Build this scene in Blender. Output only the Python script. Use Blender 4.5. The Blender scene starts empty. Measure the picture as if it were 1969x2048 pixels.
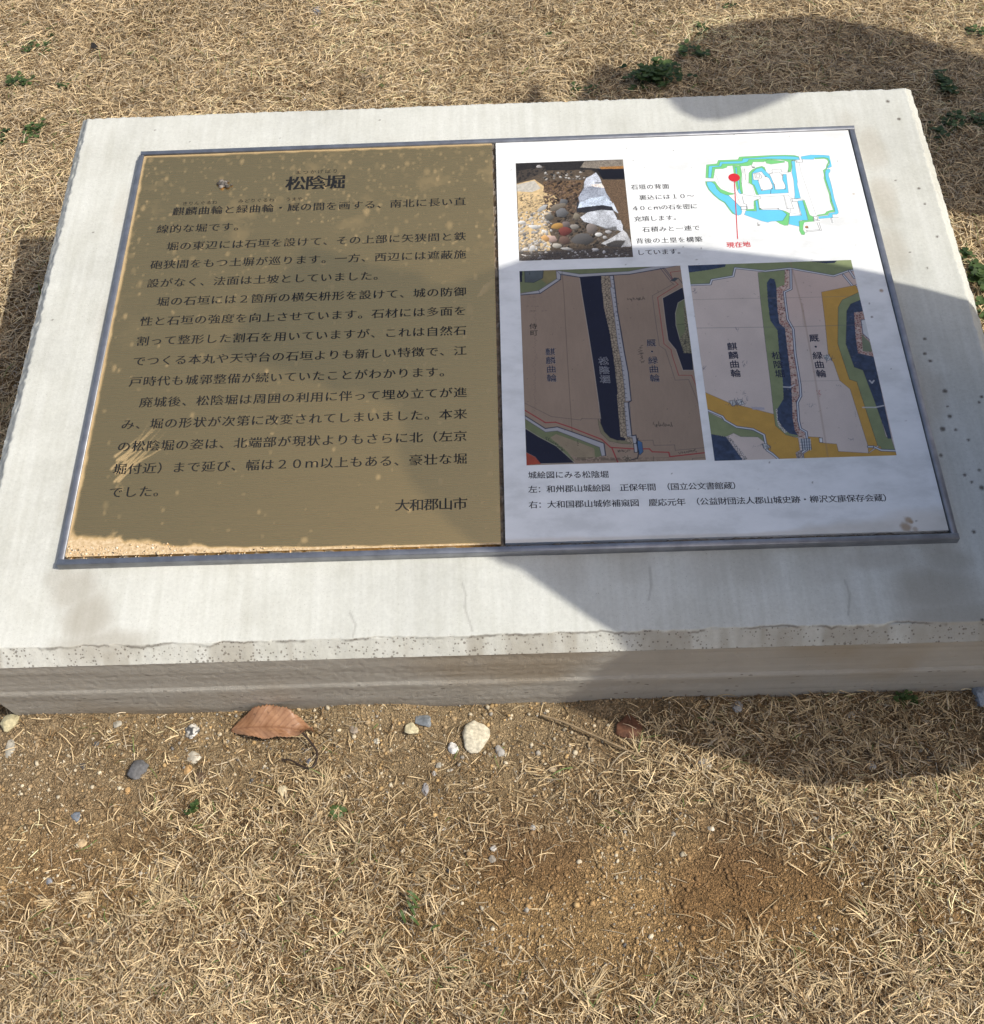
import bpy, math, random
import numpy as np
from mathutils import Matrix, Vector

random.seed(7)
rng = np.random.default_rng(7)
scene = bpy.context.scene
COL = scene.collection

# ------------------------------------------------------------------ camera, sky, sun, exposure
S = 1.0 / 0.9                      # metres per plate unit (the metal frame is 1.0 m wide)
TH = math.radians(9.0)             # slope of the block's top towards the reader
f_px, cx, cy = 2342.0, 984.5, 1024.0
Cp = np.array([0.01213726, -0.86635337, 1.0189034])
Rp = np.array([[0.99934942, -0.01533745, -0.03264198],
               [-0.03001666, -0.85544145, -0.51702894],
               [-0.01999339, 0.51767238, -0.85534529]])
WM = np.array([[1, 0, 0], [0, math.cos(TH), -math.sin(TH)], [0, math.sin(TH), math.cos(TH)]])
DG = -.3957 * math.sin(TH) - .15 * math.cos(TH)      # ground height in plate units
ZB = DG / math.cos(TH)

def to_world(p):
    q = np.asarray(p, float) @ WM.T * S
    q[..., 2] -= DG * S
    return q

camd = bpy.data.cameras.new('camera')
cam = bpy.data.objects.new('camera', camd)
COL.objects.link(cam)
CW = to_world(Cp)
RW = Rp @ WM.T                     # rows: right, down, forward in world axes
m = Matrix.Identity(4)
for i in range(3):
    m[i][0] = RW[0][i]; m[i][1] = -RW[1][i]; m[i][2] = -RW[2][i]; m[i][3] = CW[i]
cam.matrix_world = m
camd.sensor_fit = 'VERTICAL'
camd.sensor_height = 36.0
camd.sensor_width = 36.0
camd.lens = f_px / 2048 * 36.0
camd.clip_start = 0.02
camd.clip_end = 2000
scene.camera = cam

SUN_EL, SUN_AZ = math.radians(50), math.radians(22)   # from the right, a little in front
sun_dir = np.array([math.cos(SUN_AZ) * math.cos(SUN_EL), -math.sin(SUN_AZ) * math.cos(SUN_EL), math.sin(SUN_EL)])
world = bpy.data.worlds.new('World')
scene.world = world
world.use_nodes = True
wn = world.node_tree.nodes
bg = wn['Background']
sky = wn.new('ShaderNodeTexSky')
sky.sky_type = 'NISHITA'
sky.sun_disc = False
sky.sun_elevation = SUN_EL
sky.sun_rotation = math.atan2(sun_dir[0], sun_dir[1])
sky.air_density = 1.0
sky.dust_density = 4.0
sky.ozone_density = 0.6
bg.inputs['Strength'].default_value = 0.125
world.node_tree.links.new(sky.outputs[0], bg.inputs['Color'])
sund = bpy.data.lights.new('sun', 'SUN')
sund.energy = 3.5
sund.angle = math.radians(0.53)
sund.color = (1.0, 0.955, 0.86)
sun = bpy.data.objects.new('sun', sund)
COL.objects.link(sun)
sun.rotation_euler = Vector(sun_dir).to_track_quat('Z', 'Y').to_euler()
sun.location = (3, -1, 4)
scene.view_settings.view_transform = 'Standard'
scene.view_settings.look = 'None'
scene.view_settings.exposure = 0.10
scene.view_settings.gamma = 1.0

# ------------------------------------------------------------------ photo pixel -> place helpers
KI = np.array([[1 / f_px, 0, -cx / f_px], [0, 1 / f_px, -cy / f_px], [0, 0, 1]])
def pl(u, v, z=-.002):             # point on the plate plane, in plate units
    d = Rp.T @ (KI @ np.array([u, v, 1.0]))
    return (Cp + d * ((z - Cp[2]) / d[2]))[:2]
def gd(u, v, z=0.0):               # point on the ground, in metres
    d = RW.T @ (KI @ np.array([u, v, 1.0]))
    p = CW + d * ((z - CW[2]) / d[2])
    return p[0], p[1]
def px(P):                         # metres -> photo pixel (vectorised)
    c = (np.asarray(P) - CW) @ RW.T
    return f_px * c[..., 0] / c[..., 2] + cx, f_px * c[..., 1] / c[..., 2] + cy

def vnoise(x, y, scale, seed=0, octaves=4, rough=.5):
    x = np.asarray(x, float); y = np.asarray(y, float)
    out = np.zeros(np.broadcast(x, y).shape); amp = 1; tot = 0
    g = np.random.default_rng(seed).random((257, 257))
    for o in range(octaves):
        X = x * scale * 2 ** o + 31.7 * o; Y = y * scale * 2 ** o + 17.3 * o
        xi = np.floor(X).astype(int); yi = np.floor(Y).astype(int)
        fx = X - xi; fy = Y - yi
        fx = fx * fx * (3 - 2 * fx); fy = fy * fy * (3 - 2 * fy)
        a = g[xi % 256, yi % 256]; b = g[(xi + 1) % 256, yi % 256]
        c = g[xi % 256, (yi + 1) % 256]; d = g[(xi + 1) % 256, (yi + 1) % 256]
        out += amp * ((a * (1 - fx) + b * fx) * (1 - fy) + (c * (1 - fx) + d * fx) * fy)
        tot += amp; amp *= rough
    return out / tot

def sstep(a, b, x):
    t = np.clip((x - a) / (b - a), 0, 1)
    return t * t * (3 - 2 * t)

# ------------------------------------------------------------------ mesh helpers
def link(o, parent=None):
    COL.objects.link(o)
    if parent is not None:
        o.parent = parent
    return o

def tag(o, label=None, cat=None, group=None, kind=None):
    if label: o['label'] = label
    if cat: o['category'] = cat
    if group: o['group'] = group
    if kind: o['kind'] = kind
    return o

def empty(name, loc, rot=(0, 0, 0)):
    o = bpy.data.objects.new(name, None)
    o.empty_display_size = 0.05
    o.location = loc
    o.rotation_euler = rot
    return link(o)

def fast_mesh(name, V, F, mat, parent=None, smooth=False, attrs=None, midx=None):
    """V (n,3), F (m,k) constant-size faces"""
    V = np.ascontiguousarray(V, np.float32); F = np.ascontiguousarray(F, np.int32)
    me = bpy.data.meshes.new(name)
    n, (mf, k) = len(V), F.shape
    me.vertices.add(n); me.vertices.foreach_set('co', V.ravel())
    me.loops.add(mf * k); me.loops.foreach_set('vertex_index', F.ravel())
    me.polygons.add(mf)
    me.polygons.foreach_set('loop_start', np.arange(mf, dtype=np.int32) * k)
    me.polygons.foreach_set('loop_total', np.full(mf, k, np.int32))
    if smooth:
        me.polygons.foreach_set('use_smooth', np.ones(mf, bool))
    mats = mat if isinstance(mat, (list, tuple)) else [mat]
    for q in mats: me.materials.append(q)
    if midx is not None:
        me.polygons.foreach_set('material_index', np.asarray(midx, np.int32))
    for an, A in (attrs or {}).items():
        A = np.asarray(A, np.float32)
        if A.ndim == 1:
            at = me.attributes.new(an, 'FLOAT', 'POINT'); at.data.foreach_set('value', A)
        else:
            if A.shape[1] == 3: A = np.concatenate([A, np.ones((len(A), 1), np.float32)], 1)
            at = me.attributes.new(an, 'FLOAT_COLOR', 'POINT'); at.data.foreach_set('color', np.ascontiguousarray(A).ravel())
    me.update(); me.validate()
    return link(bpy.data.objects.new(name, me), parent)

def grid_faces(nx, ny, off=0):
    i = np.arange(nx - 1); j = np.arange(ny - 1)
    I, J = np.meshgrid(i, j, indexing='ij')
    a = (I * ny + J).ravel() + off
    return np.stack([a, a + ny, a + ny + 1, a + 1], 1)

def loc(P):                        # plate units -> board-local metres
    P = np.array(P, float)
    P[..., 2] = P[..., 2] - ZB
    return P * S

# ------------------------------------------------------------------ materials
class NT:
    def __init__(s, name):
        s.m = bpy.data.materials.new(name); s.m.use_nodes = True
        s.t = s.m.node_tree; s.n = s.t.nodes; s.b = s.n['Principled BSDF']
    def add(s, typ, **kw):
        n = s.n.new(typ)
        for k, v in kw.items():
            if k in n.inputs: n.inputs[k].default_value = v
            else: setattr(n, k, v)
        return n
    def ln(s, a, b): s.t.links.new(a, b)
    def coord(s): return s.add('ShaderNodeTexCoord').outputs['Object']
    def mapping(s, v, scale):
        mp = s.add('ShaderNodeMapping'); mp.inputs['Scale'].default_value = scale; s.ln(v, mp.inputs['Vector']); return mp.outputs[0]
    def noise(s, v, scale, detail=4, rough=.55):
        n = s.add('ShaderNodeTexNoise', Scale=scale, Detail=detail, Roughness=rough); s.ln(v, n.inputs['Vector']); return n.outputs['Fac']
    def voro(s, v, scale, feature='F1', out='Distance', rnd=1.0):
        n = s.add('ShaderNodeTexVoronoi', Scale=scale, Randomness=rnd); n.feature = feature; s.ln(v, n.inputs['Vector']); return n.outputs[out]
    def ramp(s, f, stops):
        r = s.add('ShaderNodeValToRGB'); e = r.color_ramp.elements
        while len(e) < len(stops): e.new(.5)
        for q, (p, c) in zip(e, stops):
            q.position = p; q.color = (c[0], c[1], c[2], 1) if not isinstance(c, (int, float)) else (c, c, c, 1)
        s.ln(f, r.inputs[0]); return r.outputs[0]
    def mix(s, fac, a, b, mode='MIX'):
        n = s.add('ShaderNodeMix'); n.data_type = 'RGBA'; n.blend_type = mode
        for sock, v in ((n.inputs[0], fac), (n.inputs[6], a), (n.inputs[7], b)):
            if isinstance(v, (int, float)): sock.default_value = v
            elif isinstance(v, tuple): sock.default_value = (v[0], v[1], v[2], 1)
            else: s.ln(v, sock)
        return n.outputs[2]
    def math(s, op, a, b=None):
        n = s.add('ShaderNodeMath'); n.operation = op
        for sock, v in zip(n.inputs, (a, b)):
            if v is None: continue
            if isinstance(v, (int, float)): sock.default_value = v
            else: s.ln(v, sock)
        return n.outputs[0]
    def attr(s, name, out='Color'):
        a = s.add('ShaderNodeAttribute'); a.attribute_name = name; return a.outputs[out]
    def bump(s, h, strength, dist, prev=None):
        b = s.add('ShaderNodeBump', Strength=strength, Distance=dist); s.ln(h, b.inputs['Height'])
        if prev is not None: s.ln(prev, b.inputs['Normal'])
        return b.outputs[0]
    def base(s, c):
        if isinstance(c, tuple): s.b.inputs['Base Color'].default_value = (c[0], c[1], c[2], 1)
        else: s.ln(c, s.b.inputs['Base Color'])
        return s
    def set(s, **kw):
        for k, v in kw.items():
            k = k.replace('_', ' ')
            if isinstance(v, (int, float)): s.b.inputs[k].default_value = v
            else: s.ln(v, s.b.inputs[k])
        return s

def simple(name, c, rough=.6, metallic=0.0, nscale=None, namt=.2, spec=.4, bump=None):
    t = NT(name)
    if nscale:
        n = t.noise(t.coord(), nscale, 5)
        lo = tuple(v * (1 - namt) for v in c); hi = tuple(min(1, v * (1 + namt)) for v in c)
        t.base(t.ramp(n, [(.3, lo), (.7, hi)]))
        if bump: t.set(Normal=t.bump(n, .6, bump))
    else: t.base(c)
    t.set(Roughness=rough, Metallic=metallic)
    t.b.inputs['Specular IOR Level'].default_value = spec
    return t.m

def attr_mat(name, attr='col', rough=.65, spec=.3, nscale=None, namt=.1):
    t = NT(name); c = t.attr(attr)
    if nscale:
        n = t.noise(t.coord(), nscale, 4)
        c = t.mix(1.0, c, t.ramp(n, [(.3, 1 - namt), (.7, 1 + namt)]), 'MULTIPLY')
    t.base(c); t.set(Roughness=rough); t.b.inputs['Specular IOR Level'].default_value = spec
    return t.m

# concrete: stains come as attributes, pits and mottling from nodes
t = NT('concrete')
v = t.coord()
c = t.ramp(t.noise(v, 7, 9, .66), [(.32, (.485, .485, .43)), (.5, (.58, .585, .535)), (.68, (.62, .625, .58))])
c = t.mix(.35, c, t.ramp(t.noise(t.mapping(v, (90, 5, 40)), 1.0, 4), [(.35, (.49, .49, .435)), (.65, (.66, .665, .625))]))
c = t.mix(1.0, c, t.ramp(t.noise(v, 260, 2), [(.25, .93), (.75, 1.05)]), 'MULTIPLY')
c = t.mix(1.0, c, t.ramp(t.noise(v, 2.6, 8, .7), [(.34, .86), (.5, 1.0), (.66, 1.05)]), 'MULTIPLY')
c = t.mix(t.math('MULTIPLY', t.math('GREATER_THAN', t.noise(v, 620, 2), .66), .35), c, (.30, .28, .23))
c = t.mix(t.attr('wet', 'Fac'), c, (.30, .265, .205))
c = t.mix(t.attr('dirt', 'Fac'), c, (.31, .225, .12))
c = t.mix(t.attr('spot', 'Fac'), c, (.07, .052, .04))
pit = t.voro(v, 330)
prn = t.voro(v, 330, out='Color')
sep = t.add('ShaderNodeSeparateColor'); t.ln(prn, sep.inputs[0])
pm = t.math('MULTIPLY', t.math('LESS_THAN', pit, t.math('MULTIPLY', t.attr('pit', 'Fac'), t.math('MULTIPLY', t.math('MULTIPLY', sep.outputs[1], t.ramp(t.noise(v, 22, 3), [(.35, .55), (.65, 1.25)])), .44))), t.math('GREATER_THAN', sep.outputs[0], .28))
c = t.mix(t.math('MULTIPLY', pm, .65), c, (.12, .10, .08))
b = t.bump(t.noise(v, 420, 3, .7), .35, .0008)
b = t.bump(t.math('SUBTRACT', 1.0, pm), .8, .002, b)
t.base(c); t.set(Roughness=.85, Normal=b); t.b.inputs['Specular IOR Level'].default_value = .25
M_CONC = t.m

# front and side faces: board-marked, dirtier
t = NT('concrete_side')
v = t.coord()
c = t.ramp(t.noise(t.mapping(v, (3, 40, 110)), 1.0, 9, .68), [(.28, (.34, .32, .275)), (.45, (.48, .46, .41)), (.7, (.57, .55, .50))])
c = t.mix(.5, c, t.ramp(t.noise(v, 14, 5), [(.3, (.42, .39, .34)), (.7, (.55, .52, .46))]))
c = t.mix(t.attr('wet', 'Fac'), c, (.24, .20, .15))
c = t.mix(t.attr('dirt', 'Fac'), c, (.36, .27, .16))
pit = t.voro(t.mapping(v, (.5, 1, 1)), 190)
prn = t.voro(t.mapping(v, (.5, 1, 1)), 190, out='Color')
sep = t.add('ShaderNodeSeparateColor'); t.ln(prn, sep.inputs[0])
pm = t.math('MULTIPLY', t.math('LESS_THAN', pit, t.math('MULTIPLY', sep.outputs[1], .26)), t.math('GREATER_THAN', sep.outputs[0], .72))
c = t.mix(t.math('MULTIPLY', pm, .6), c, (.12, .10, .08))
b = t.bump(t.noise(t.mapping(v, (.7, 1, 1)), 520, 6, .85), .7, .0016)
b = t.bump(t.math('SUBTRACT', 1.0, t.voro(t.mapping(v, (.8, 1, 1)), 900)), .35, .001, b)
b = t.bump(t.math('SUBTRACT', 1.0, pm), .7, .002, b)
t.base(c); t.set(Roughness=.88, Normal=b); t.b.inputs['Specular IOR Level'].default_value = .25
M_SIDE = t.m

# brass-coloured brushed plate with dirt marks
t = NT('bronze')
v = t.coord()
br = t.noise(t.mapping(v, (14, 1800, 1)), 1.0, 3)
c = t.mix(br, (.93, .625, .262), (.95, .645, .275))
c = t.mix(t.attr('dirt', 'Fac'), c, (.56, .46, .30))
c = t.mix(t.attr('sand', 'Fac'), c, t.ramp(t.noise(v, 300, 3), [(.3, (.42, .29, .15)), (.7, (.72, .56, .36))]))
nd = t.math('MAXIMUM', t.attr('dirt', 'Fac'), t.attr('sand', 'Fac'))
t.base(c)
t.set(Metallic=t.math('MULTIPLY', t.math('SUBTRACT', 1.0, nd), .97), Roughness=t.math('ADD', t.math('MULTIPLY', nd, .4), t.math('ADD', .24, t.math('MULTIPLY', br, .08))))
t.set(Normal=t.bump(t.math('ADD', br, t.math('MULTIPLY', t.noise(v, 60, 3), .6)), .06, .0004))
M_BRONZE = t.m

# white printed panel
t = NT('printed_panel')
v = t.coord()
sm = t.noise(t.mapping(v, (1, 1.8, 1)), 16, 7, .62)
c = t.ramp(sm, [(.34, (.70, .71, .70)), (.50, (.82, .83, .825)), (.66, (.88, .885, .88))])
c = t.mix(t.attr('dirt', 'Fac'), c, (.52, .42, .28))
c = t.mix(t.attr('sand', 'Fac'), c, (.30, .17, .06))
c = t.mix(t.attr('spot', 'Fac'), c, (.10, .08, .06))
t.base(c); t.set(Roughness=t.ramp(sm, [(.3, .34), (.7, .5)])); t.b.inputs['Specular IOR Level'].default_value = .4
M_PANEL = t.m

M_PRINT = attr_mat('print', 'col', .42, .35, 900, .05)
M_STEEL = simple('weathered_steel', (.30, .31, .34), .42, .75, 60, .2, bump=.0003)
M_GAP = simple('sealant', (.16, .14, .115), .8, 0, 120, .5, bump=.001)
M_INK = simple('black_ink', (.012, .011, .010), .5)
M_INK2 = simple('print_ink', (.020, .018, .022), .5)
M_NAVY = simple('navy_ink', (.012, .016, .045), .5)
M_RED = simple('red_ink', (.62, .022, .035), .45)
M_WHITE = simple('white_ink', (.78, .78, .78), .5)
M_STRAW = attr_mat('straw', 'col', .62, .25)
M_GRAVEL = attr_mat('gravel', 'col', .75, .3, 700, .25)
M_STONE = attr_mat('stone', 'col', .72, .3, 260, .3)

# ground
t = NT('soil')
v = t.coord()
c = t.attr('col')
vc = t.voro(v, 560, out='Color'); sep = t.add('ShaderNodeSeparateColor'); t.ln(vc, sep.inputs[0])
c = t.mix(1.0, c, t.ramp(sep.outputs[0], [(0, .55), (.55, .95), (.9, 1.2), (1.0, 1.75)]), 'MULTIPLY')
c = t.mix(1.0, c, t.ramp(t.noise(v, 55, 5), [(.3, .75), (.7, 1.2)]), 'MULTIPLY')
h = t.math('SUBTRACT', 1.0, t.voro(v, 560))
b = t.bump(t.noise(v, 120, 4), .6, .004)
b = t.bump(h, .75, .003, b)
b = t.bump(t.math('SUBTRACT', 1.0, t.voro(v, 1500)), .5, .0008, b)
t.base(c); t.set(Roughness=.9, Normal=b); t.b.inputs['Specular IOR Level'].default_value = .2
M_SOIL = t.m

# ------------------------------------------------------------------ ground sheet
def hgt(x, y):
    x = np.asarray(x, float); y = np.asarray(y, float)
    h = (vnoise(x, y, 2.6, 11, 4) - .5) * .022 + (vnoise(x, y, 14, 12, 3) - .5) * .009
    near = sstep(.0, .12, np.maximum(np.abs(x) - .60, np.abs(y) - .47))
    dx = np.maximum(np.abs(x) - .58, 0); dy = np.maximum(np.maximum(-.412 - y, y - .475), 0); dd = np.hypot(dx, dy)
    berm = np.exp(-(dd / .018) ** 2) * .012 * np.clip(vnoise(x, y, 16, 13, 4) * 2.0 - .55, 0, 1.2)
    return h * (.25 + .75 * near) + berm

BLOBS = []
_rb = np.random.default_rng(17)
for (u, v, r, k) in [(1075, 1705, .06, .95), (1010, 1690, .04, .7), (1130, 1690, .035, .6), (1490, 1715, .07, 1.0), (1530, 1680, .05, .8), (1420, 1790, .05, .8), (1570, 1760, .05, .7), (1480, 1780, .05, .8), (1330, 1700, .03, .4),
                     (90, 1610, .10, .55), (180, 1570, .06, .4), (520, 1700, .05, .45), (430, 1790, .05, .5), (250, 1660, .06, .45), (120, 1720, .07, .5), (620, 1610, .06, .3), (1250, 1460, .07, .6), (1700, 1470, .09, .5), (840, 1500, .09, .35)]:
    for q in range(3):
        x, y = gd(u + _rb.normal(0, r * 420), v + _rb.normal(0, r * 330)); BLOBS.append((x, y, r * _rb.uniform(.5, 1.05), k * _rb.uniform(.7, 1.0)))
def moist(x, y):
    m_ = np.zeros(np.shape(x))
    for bx, by, r, k in BLOBS:
        d = np.hypot(x - bx, y - by) / r * (.35 + 1.3 * vnoise(x, y, 26, 5, 5, .62))
        m_ = np.maximum(m_, k * (1 - sstep(.35, 1.35, d)))
    return m_
def soil_col(x, y):
    a = vnoise(x, y, 5, 21, 4)[..., None]
    c = np.array([.27, .165, .072]) * (1 - a) + np.array([.41, .28, .132]) * a
    m_ = moist(x, y)
    m_ = m_[..., None]
    c = c * (1 - m_) + np.array([.21, .118, .05]) * m_
    g = (1 - sstep(.02, .22, -(y + .44)))[..., None] * (np.abs(x)[..., None] < 1.1) * (y < -.4)[..., None]   # greyer silt along the block
    c = c * (1 - .55 * g) + np.array([.29, .235, .155]) * .55 * g
    return c

def axis(a, b, step, far):
    mid = np.arange(a, b + 1e-6, step)
    lo, hi, s = [], [], step
    p = a
    while p > -far: s *= 1.25; p -= s; lo.append(p)
    s = step; p = b
    while p < far: s *= 1.25; p += s; hi.append(p)
    return np.array(lo[::-1] + list(mid) + hi)
gx = axis(-1.5, 1.6, .009, 120); gy = axis(-1.2, 2.3, .009, 120)
X, Y = np.meshgrid(gx, gy, indexing='ij')
Z = hgt(X, Y) * (np.maximum(np.abs(X), np.abs(Y)) < 6)
V = np.stack([X, Y, Z], -1).reshape(-1, 3)
ground = fast_mesh('ground', V, grid_faces(len(gx), len(gy)), M_SOIL, smooth=True, attrs={'col': soil_col(X, Y).reshape(-1, 3)})
tag(ground, kind='structure')
# ------------------------------------------------------------------ the information board (block, frame, plates)
board = empty('information_board', to_world([0, 0, ZB]), (TH, 0, 0))
tag(board, 'low pale concrete block with framed bronze text plate and white map panel on its slope', 'information board')

XW, YF, YB, CH, ZT = .5455, -.3965, .390, .014, -.0095
gx = np.linspace(-XW, XW, 760); gy = np.concatenate([np.linspace(YF, -.374, 50)[:-1], np.linspace(-.374, YB, 441)])
X, Y = np.meshgrid(gx, gy, indexing='ij')
e = np.minimum(np.minimum(XW - np.abs(X), YB - Y), Y - YF)
chip = (vnoise(X, Y, 150, 31, 5, .6) - .5)
e2 = np.minimum(XW - np.abs(X), YB - Y) + chip * .006 * (np.minimum(XW - np.abs(X), YB - Y) < .022)
Z = ZT - np.maximum(0, CH - np.minimum(e2, Y - YF)) + (vnoise(X, Y, 9, 32, 3) - .5) * .0012
rag = -.3835 + (vnoise(X, X * 0, 34, 33, 7, .66) - .5) * .0095 + .0012
step = sstep(-.0006, .0006, rag - Y) * (np.abs(X) < XW - .006)
Z -= step * .0014 + step * (vnoise(X, Y, 130, 34, 3) - .5) * .0012
# stain masks
wet = np.zeros_like(X); dirt = np.zeros_like(X); spot = np.zeros_like(X)
def blotch(arr, u, v, rx, ry, k, z=-.0095):
    a, b = pl(u, v, z)
    d = np.hypot((X - a) / rx, (Y - b) / ry) * (.7 + .6 * vnoise(X, Y, 40, 41, 4))
    np.maximum(arr, k * (1 - sstep(.35, 1.15, d)), out=arr)
blotch(wet, 150, 1180, .032, .03, .45); blotch(wet, 175, 1235, .032, .04, .55); blotch(wet, 200, 1290, .06, .022, .5); blotch(wet, 120, 1160, .02, .02, .3)
blotch(wet, 1895, 1120, .03, .02, .5); blotch(wet, 1870, 1180, .05, .035, .6); blotch(wet, 1900, 1240, .06, .03, .6); blotch(wet, 1760, 1120, .05, .014, .35)
for u in (1130, 1260, 1420, 1500, 1650): blotch(wet, u, 1130, .03, .03, .22)
for (u, v, k) in [(1745, 300, .22), (1770, 400, .25), (1790, 500, .2), (1700, 265, .12), (250, 420, .12), (215, 650, .12), (150, 1000, .15), (1860, 790, .2)]: blotch(dirt, u, v, .02, .05, k)
wet = np.maximum(wet, step * (.16 + .55 * sstep(.45, .62, vnoise(X, X * 0, 42, 45, 3))) * (.6 + .5 * vnoise(X, Y, 90, 46, 3)))
spt = [(1850, 678, 3), (1850, 708, 3.5), (1861, 722, 4), (1890, 782, 4.5), (1895, 813, 2.5), (1900, 833, 4.5), (1886, 858, 5), (1912, 860, 3), (1964, 794, 3.5), (1959, 805, 3), (1937, 880, 3),
       (1882, 911, 3.5), (1930, 950, 3), (1944, 964, 3), (1964, 975, 5), (1959, 940, 3), (1948, 1064, 3.5), (1861, 953, 2.5), (1776, 203, 4.5), (1798, 238, 4), (1792, 361, 2.5), (1838, 377, 3), (1850, 408, 3),
       (1875, 473, 2.5), (1855, 536, 2), (1820, 505, 2), (1965, 1240, 3), (1925, 1278, 4), (310, 260, 2), (380, 283, 2), (187, 465, 2), (560, 276, 1.5), (760, 240, 1.5), (168, 990, 2), (105, 640, 2)]
for (u, v, r) in spt:
    a, b = pl(u, v, -.0095)
    d = np.hypot(X - a, Y - b) / (r * .00065) * (.7 + .6 * vnoise(X, Y, 300, 43, 2))
    spot = np.maximum(spot, .85 * (1 - sstep(.5, 1.2, d)))
crk = (1 - sstep(.0002, .0005 + .0014 * vnoise(X, X * 0, 90, 49, 3), np.abs(Y - rag + .0005))) * sstep(.40, .62, vnoise(X, X * 0, 55, 48, 5, .65)) * (np.abs(X) < XW - .01)
spot = np.maximum(spot, .55 * crk)
for ln in ([(925, 1165), (932, 1190), (930, 1215), (940, 1245), (945, 1262)], [(1300, 1135), (1303, 1170), (1298, 1200)], [(700, 1225), (712, 1250), (706, 1275)], [(1690, 1160), (1700, 1190), (1697, 1230)]):
    Q = [pl(u, v, -.0095) for u, v in ln]
    for A, B in zip(Q[:-1], Q[1:]):
        d = B - A; tt = np.clip(((X - A[0]) * d[0] + (Y - A[1]) * d[1]) / (d @ d), 0, 1)
        spot = np.maximum(spot, .28 * (1 - sstep(.0003, .0016, np.hypot(X - A[0] - tt * d[0], Y - A[1] - tt * d[1]))))
pitm = np.clip(.22 + .78 * step + .25 * (vnoise(X, Y, 6, 47, 3) - .4), 0, 1)
V = np.stack([X, Y, Z], -1).reshape(-1, 3)
parts_v = [V]; parts_f = [grid_faces(760, len(gy))]; mi = [np.zeros(len(parts_f[0]), int)]
AW = [wet.ravel()]; AD = [dirt.ravel()]; AS = [spot.ravel()]; AP = [pitm.ravel()]
nv = len(V)
def zg(y): return (DG - y * math.sin(TH)) / math.cos(TH) - .03
def face_grid(fn, nu, nd, flip):
    global nv
    u = np.linspace(0, 1, nu); d = np.linspace(0, 1, nd)
    U, D = np.meshgrid(u, d, indexing='ij')
    P = fn(U, D).reshape(-1, 3)
    F = grid_faces(nu, nd, nv)
    if flip: F = F[:, ::-1]
    parts_v.append(P); parts_f.append(F); mi.append(np.ones(len(F), int)); nv += len(P)
    low = sstep(.62, .95, D) * .8 + .25 * vnoise(U * 1.1, D * .1, 9, 51, 4) * (D > .45)
    AW.append((low * (.5 + .8 * vnoise(U, D, 14, 52, 3))).ravel()); AD.append(((1 - D) * 0 + .5 * sstep(.5, .75, vnoise(U * 1.1, D * .15, 7, 53, 4))).ravel())
    AS.append(np.zeros(P.shape[0])); AP.append(np.ones(P.shape[0]))
ztop = ZT - CH
def taper(dep): return .022 * np.clip(dep / .126, 0, 1.2)
def f_front(U, D):
    zb = zg(YF); z = ztop + (zb - ztop) * D
    xw = XW - taper(ztop - z)
    x = (U * 2 - 1) * xw
    led = sstep(.40, .425, D + .012 * vnoise(x, x * 0, 9, 61, 3))
    out = led * .0016 + (vnoise(x * .25, z * 3, 22, 62, 4) - .5) * .0016 + (vnoise(x, z, 260, 63, 3) - .5) * .0009
    return np.stack([x, YF - out * (D > 0), z - .0014 * (D == 0)], -1)
def f_back(U, D):
    zb = zg(YB); z = ztop + (zb - ztop) * D
    return np.stack([(U * 2 - 1) * (XW - taper(ztop - z)), YB + 0 * U, z], -1)
def f_side(sg):
    def f(U, D):
        y = YF + (YB - YF) * U; z = ztop + (zg(y) - ztop) * D
        out = (vnoise(y, z, 60, 64 + sg, 4) - .5) * .002 * (D > 0) * (U > 0) * (U < 1)
        return np.stack([sg * (XW - taper(ztop - z) + out), y, z], -1)
    return f
face_grid(f_front, 640, 64, True); face_grid(f_back, 40, 20, False)
face_grid(f_side(-1), 300, 40, False); face_grid(f_side(1), 300, 40, True)
block = fast_mesh('concrete_block', loc(np.concatenate(parts_v)), np.concatenate(parts_f), [M_CONC, M_SIDE], board, True,
                  {'wet': np.concatenate(AW), 'dirt': np.concatenate(AD), 'spot': np.concatenate(AS), 'pit': np.concatenate(AP)}, np.concatenate(mi))

def boxes(name, bl, mat, parent, bev=0.0):
    """bl: list of (x0,x1,y0,y1,z0,z1) in plate units, top edges bevelled"""
    V, F = [], []
    for (x0, x1, y0, y1, z0, z1) in bl:
        n = len(V); b_ = bev
        V += [(x0, y0, z0), (x1, y0, z0), (x1, y1, z0), (x0, y1, z0),
              (x0, y0, z1 - b_), (x1, y0, z1 - b_), (x1, y1, z1 - b_), (x0, y1, z1 - b_),
              (x0 + b_, y0 + b_, z1), (x1 - b_, y0 + b_, z1), (x1 - b_, y1 - b_, z1), (x0 + b_, y1 - b_, z1)]
        F += [(n, n + 3, n + 2, n + 1), (n + 8, n + 9, n + 10, n + 11)]
        for k in range(4):
            k2 = (k + 1) % 4
            F += [(n + k, n + k2, n + 4 + k2, n + 4 + k), (n + 4 + k, n + 4 + k2, n + 8 + k2, n + 8 + k)]
    return fast_mesh(name, loc(np.array(V)), np.array(F), mat, parent)

FX, FT, FB, FW = .450, .300, -.2965, .0062
frame = boxes('frame', [(-FX, -FX + FW, FB + FW, FT - FW, -.0125, 0), (FX - FW, FX, FB + FW, FT - FW, -.0125, 0),
                        (-FX + .0015, FX + .0006, FT - FW, FT, -.0125, .0004), (-FX - .0006, FX + .0006, FB, FB + FW, -.0125, .0004)], M_STEEL, board, .0005)
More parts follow.
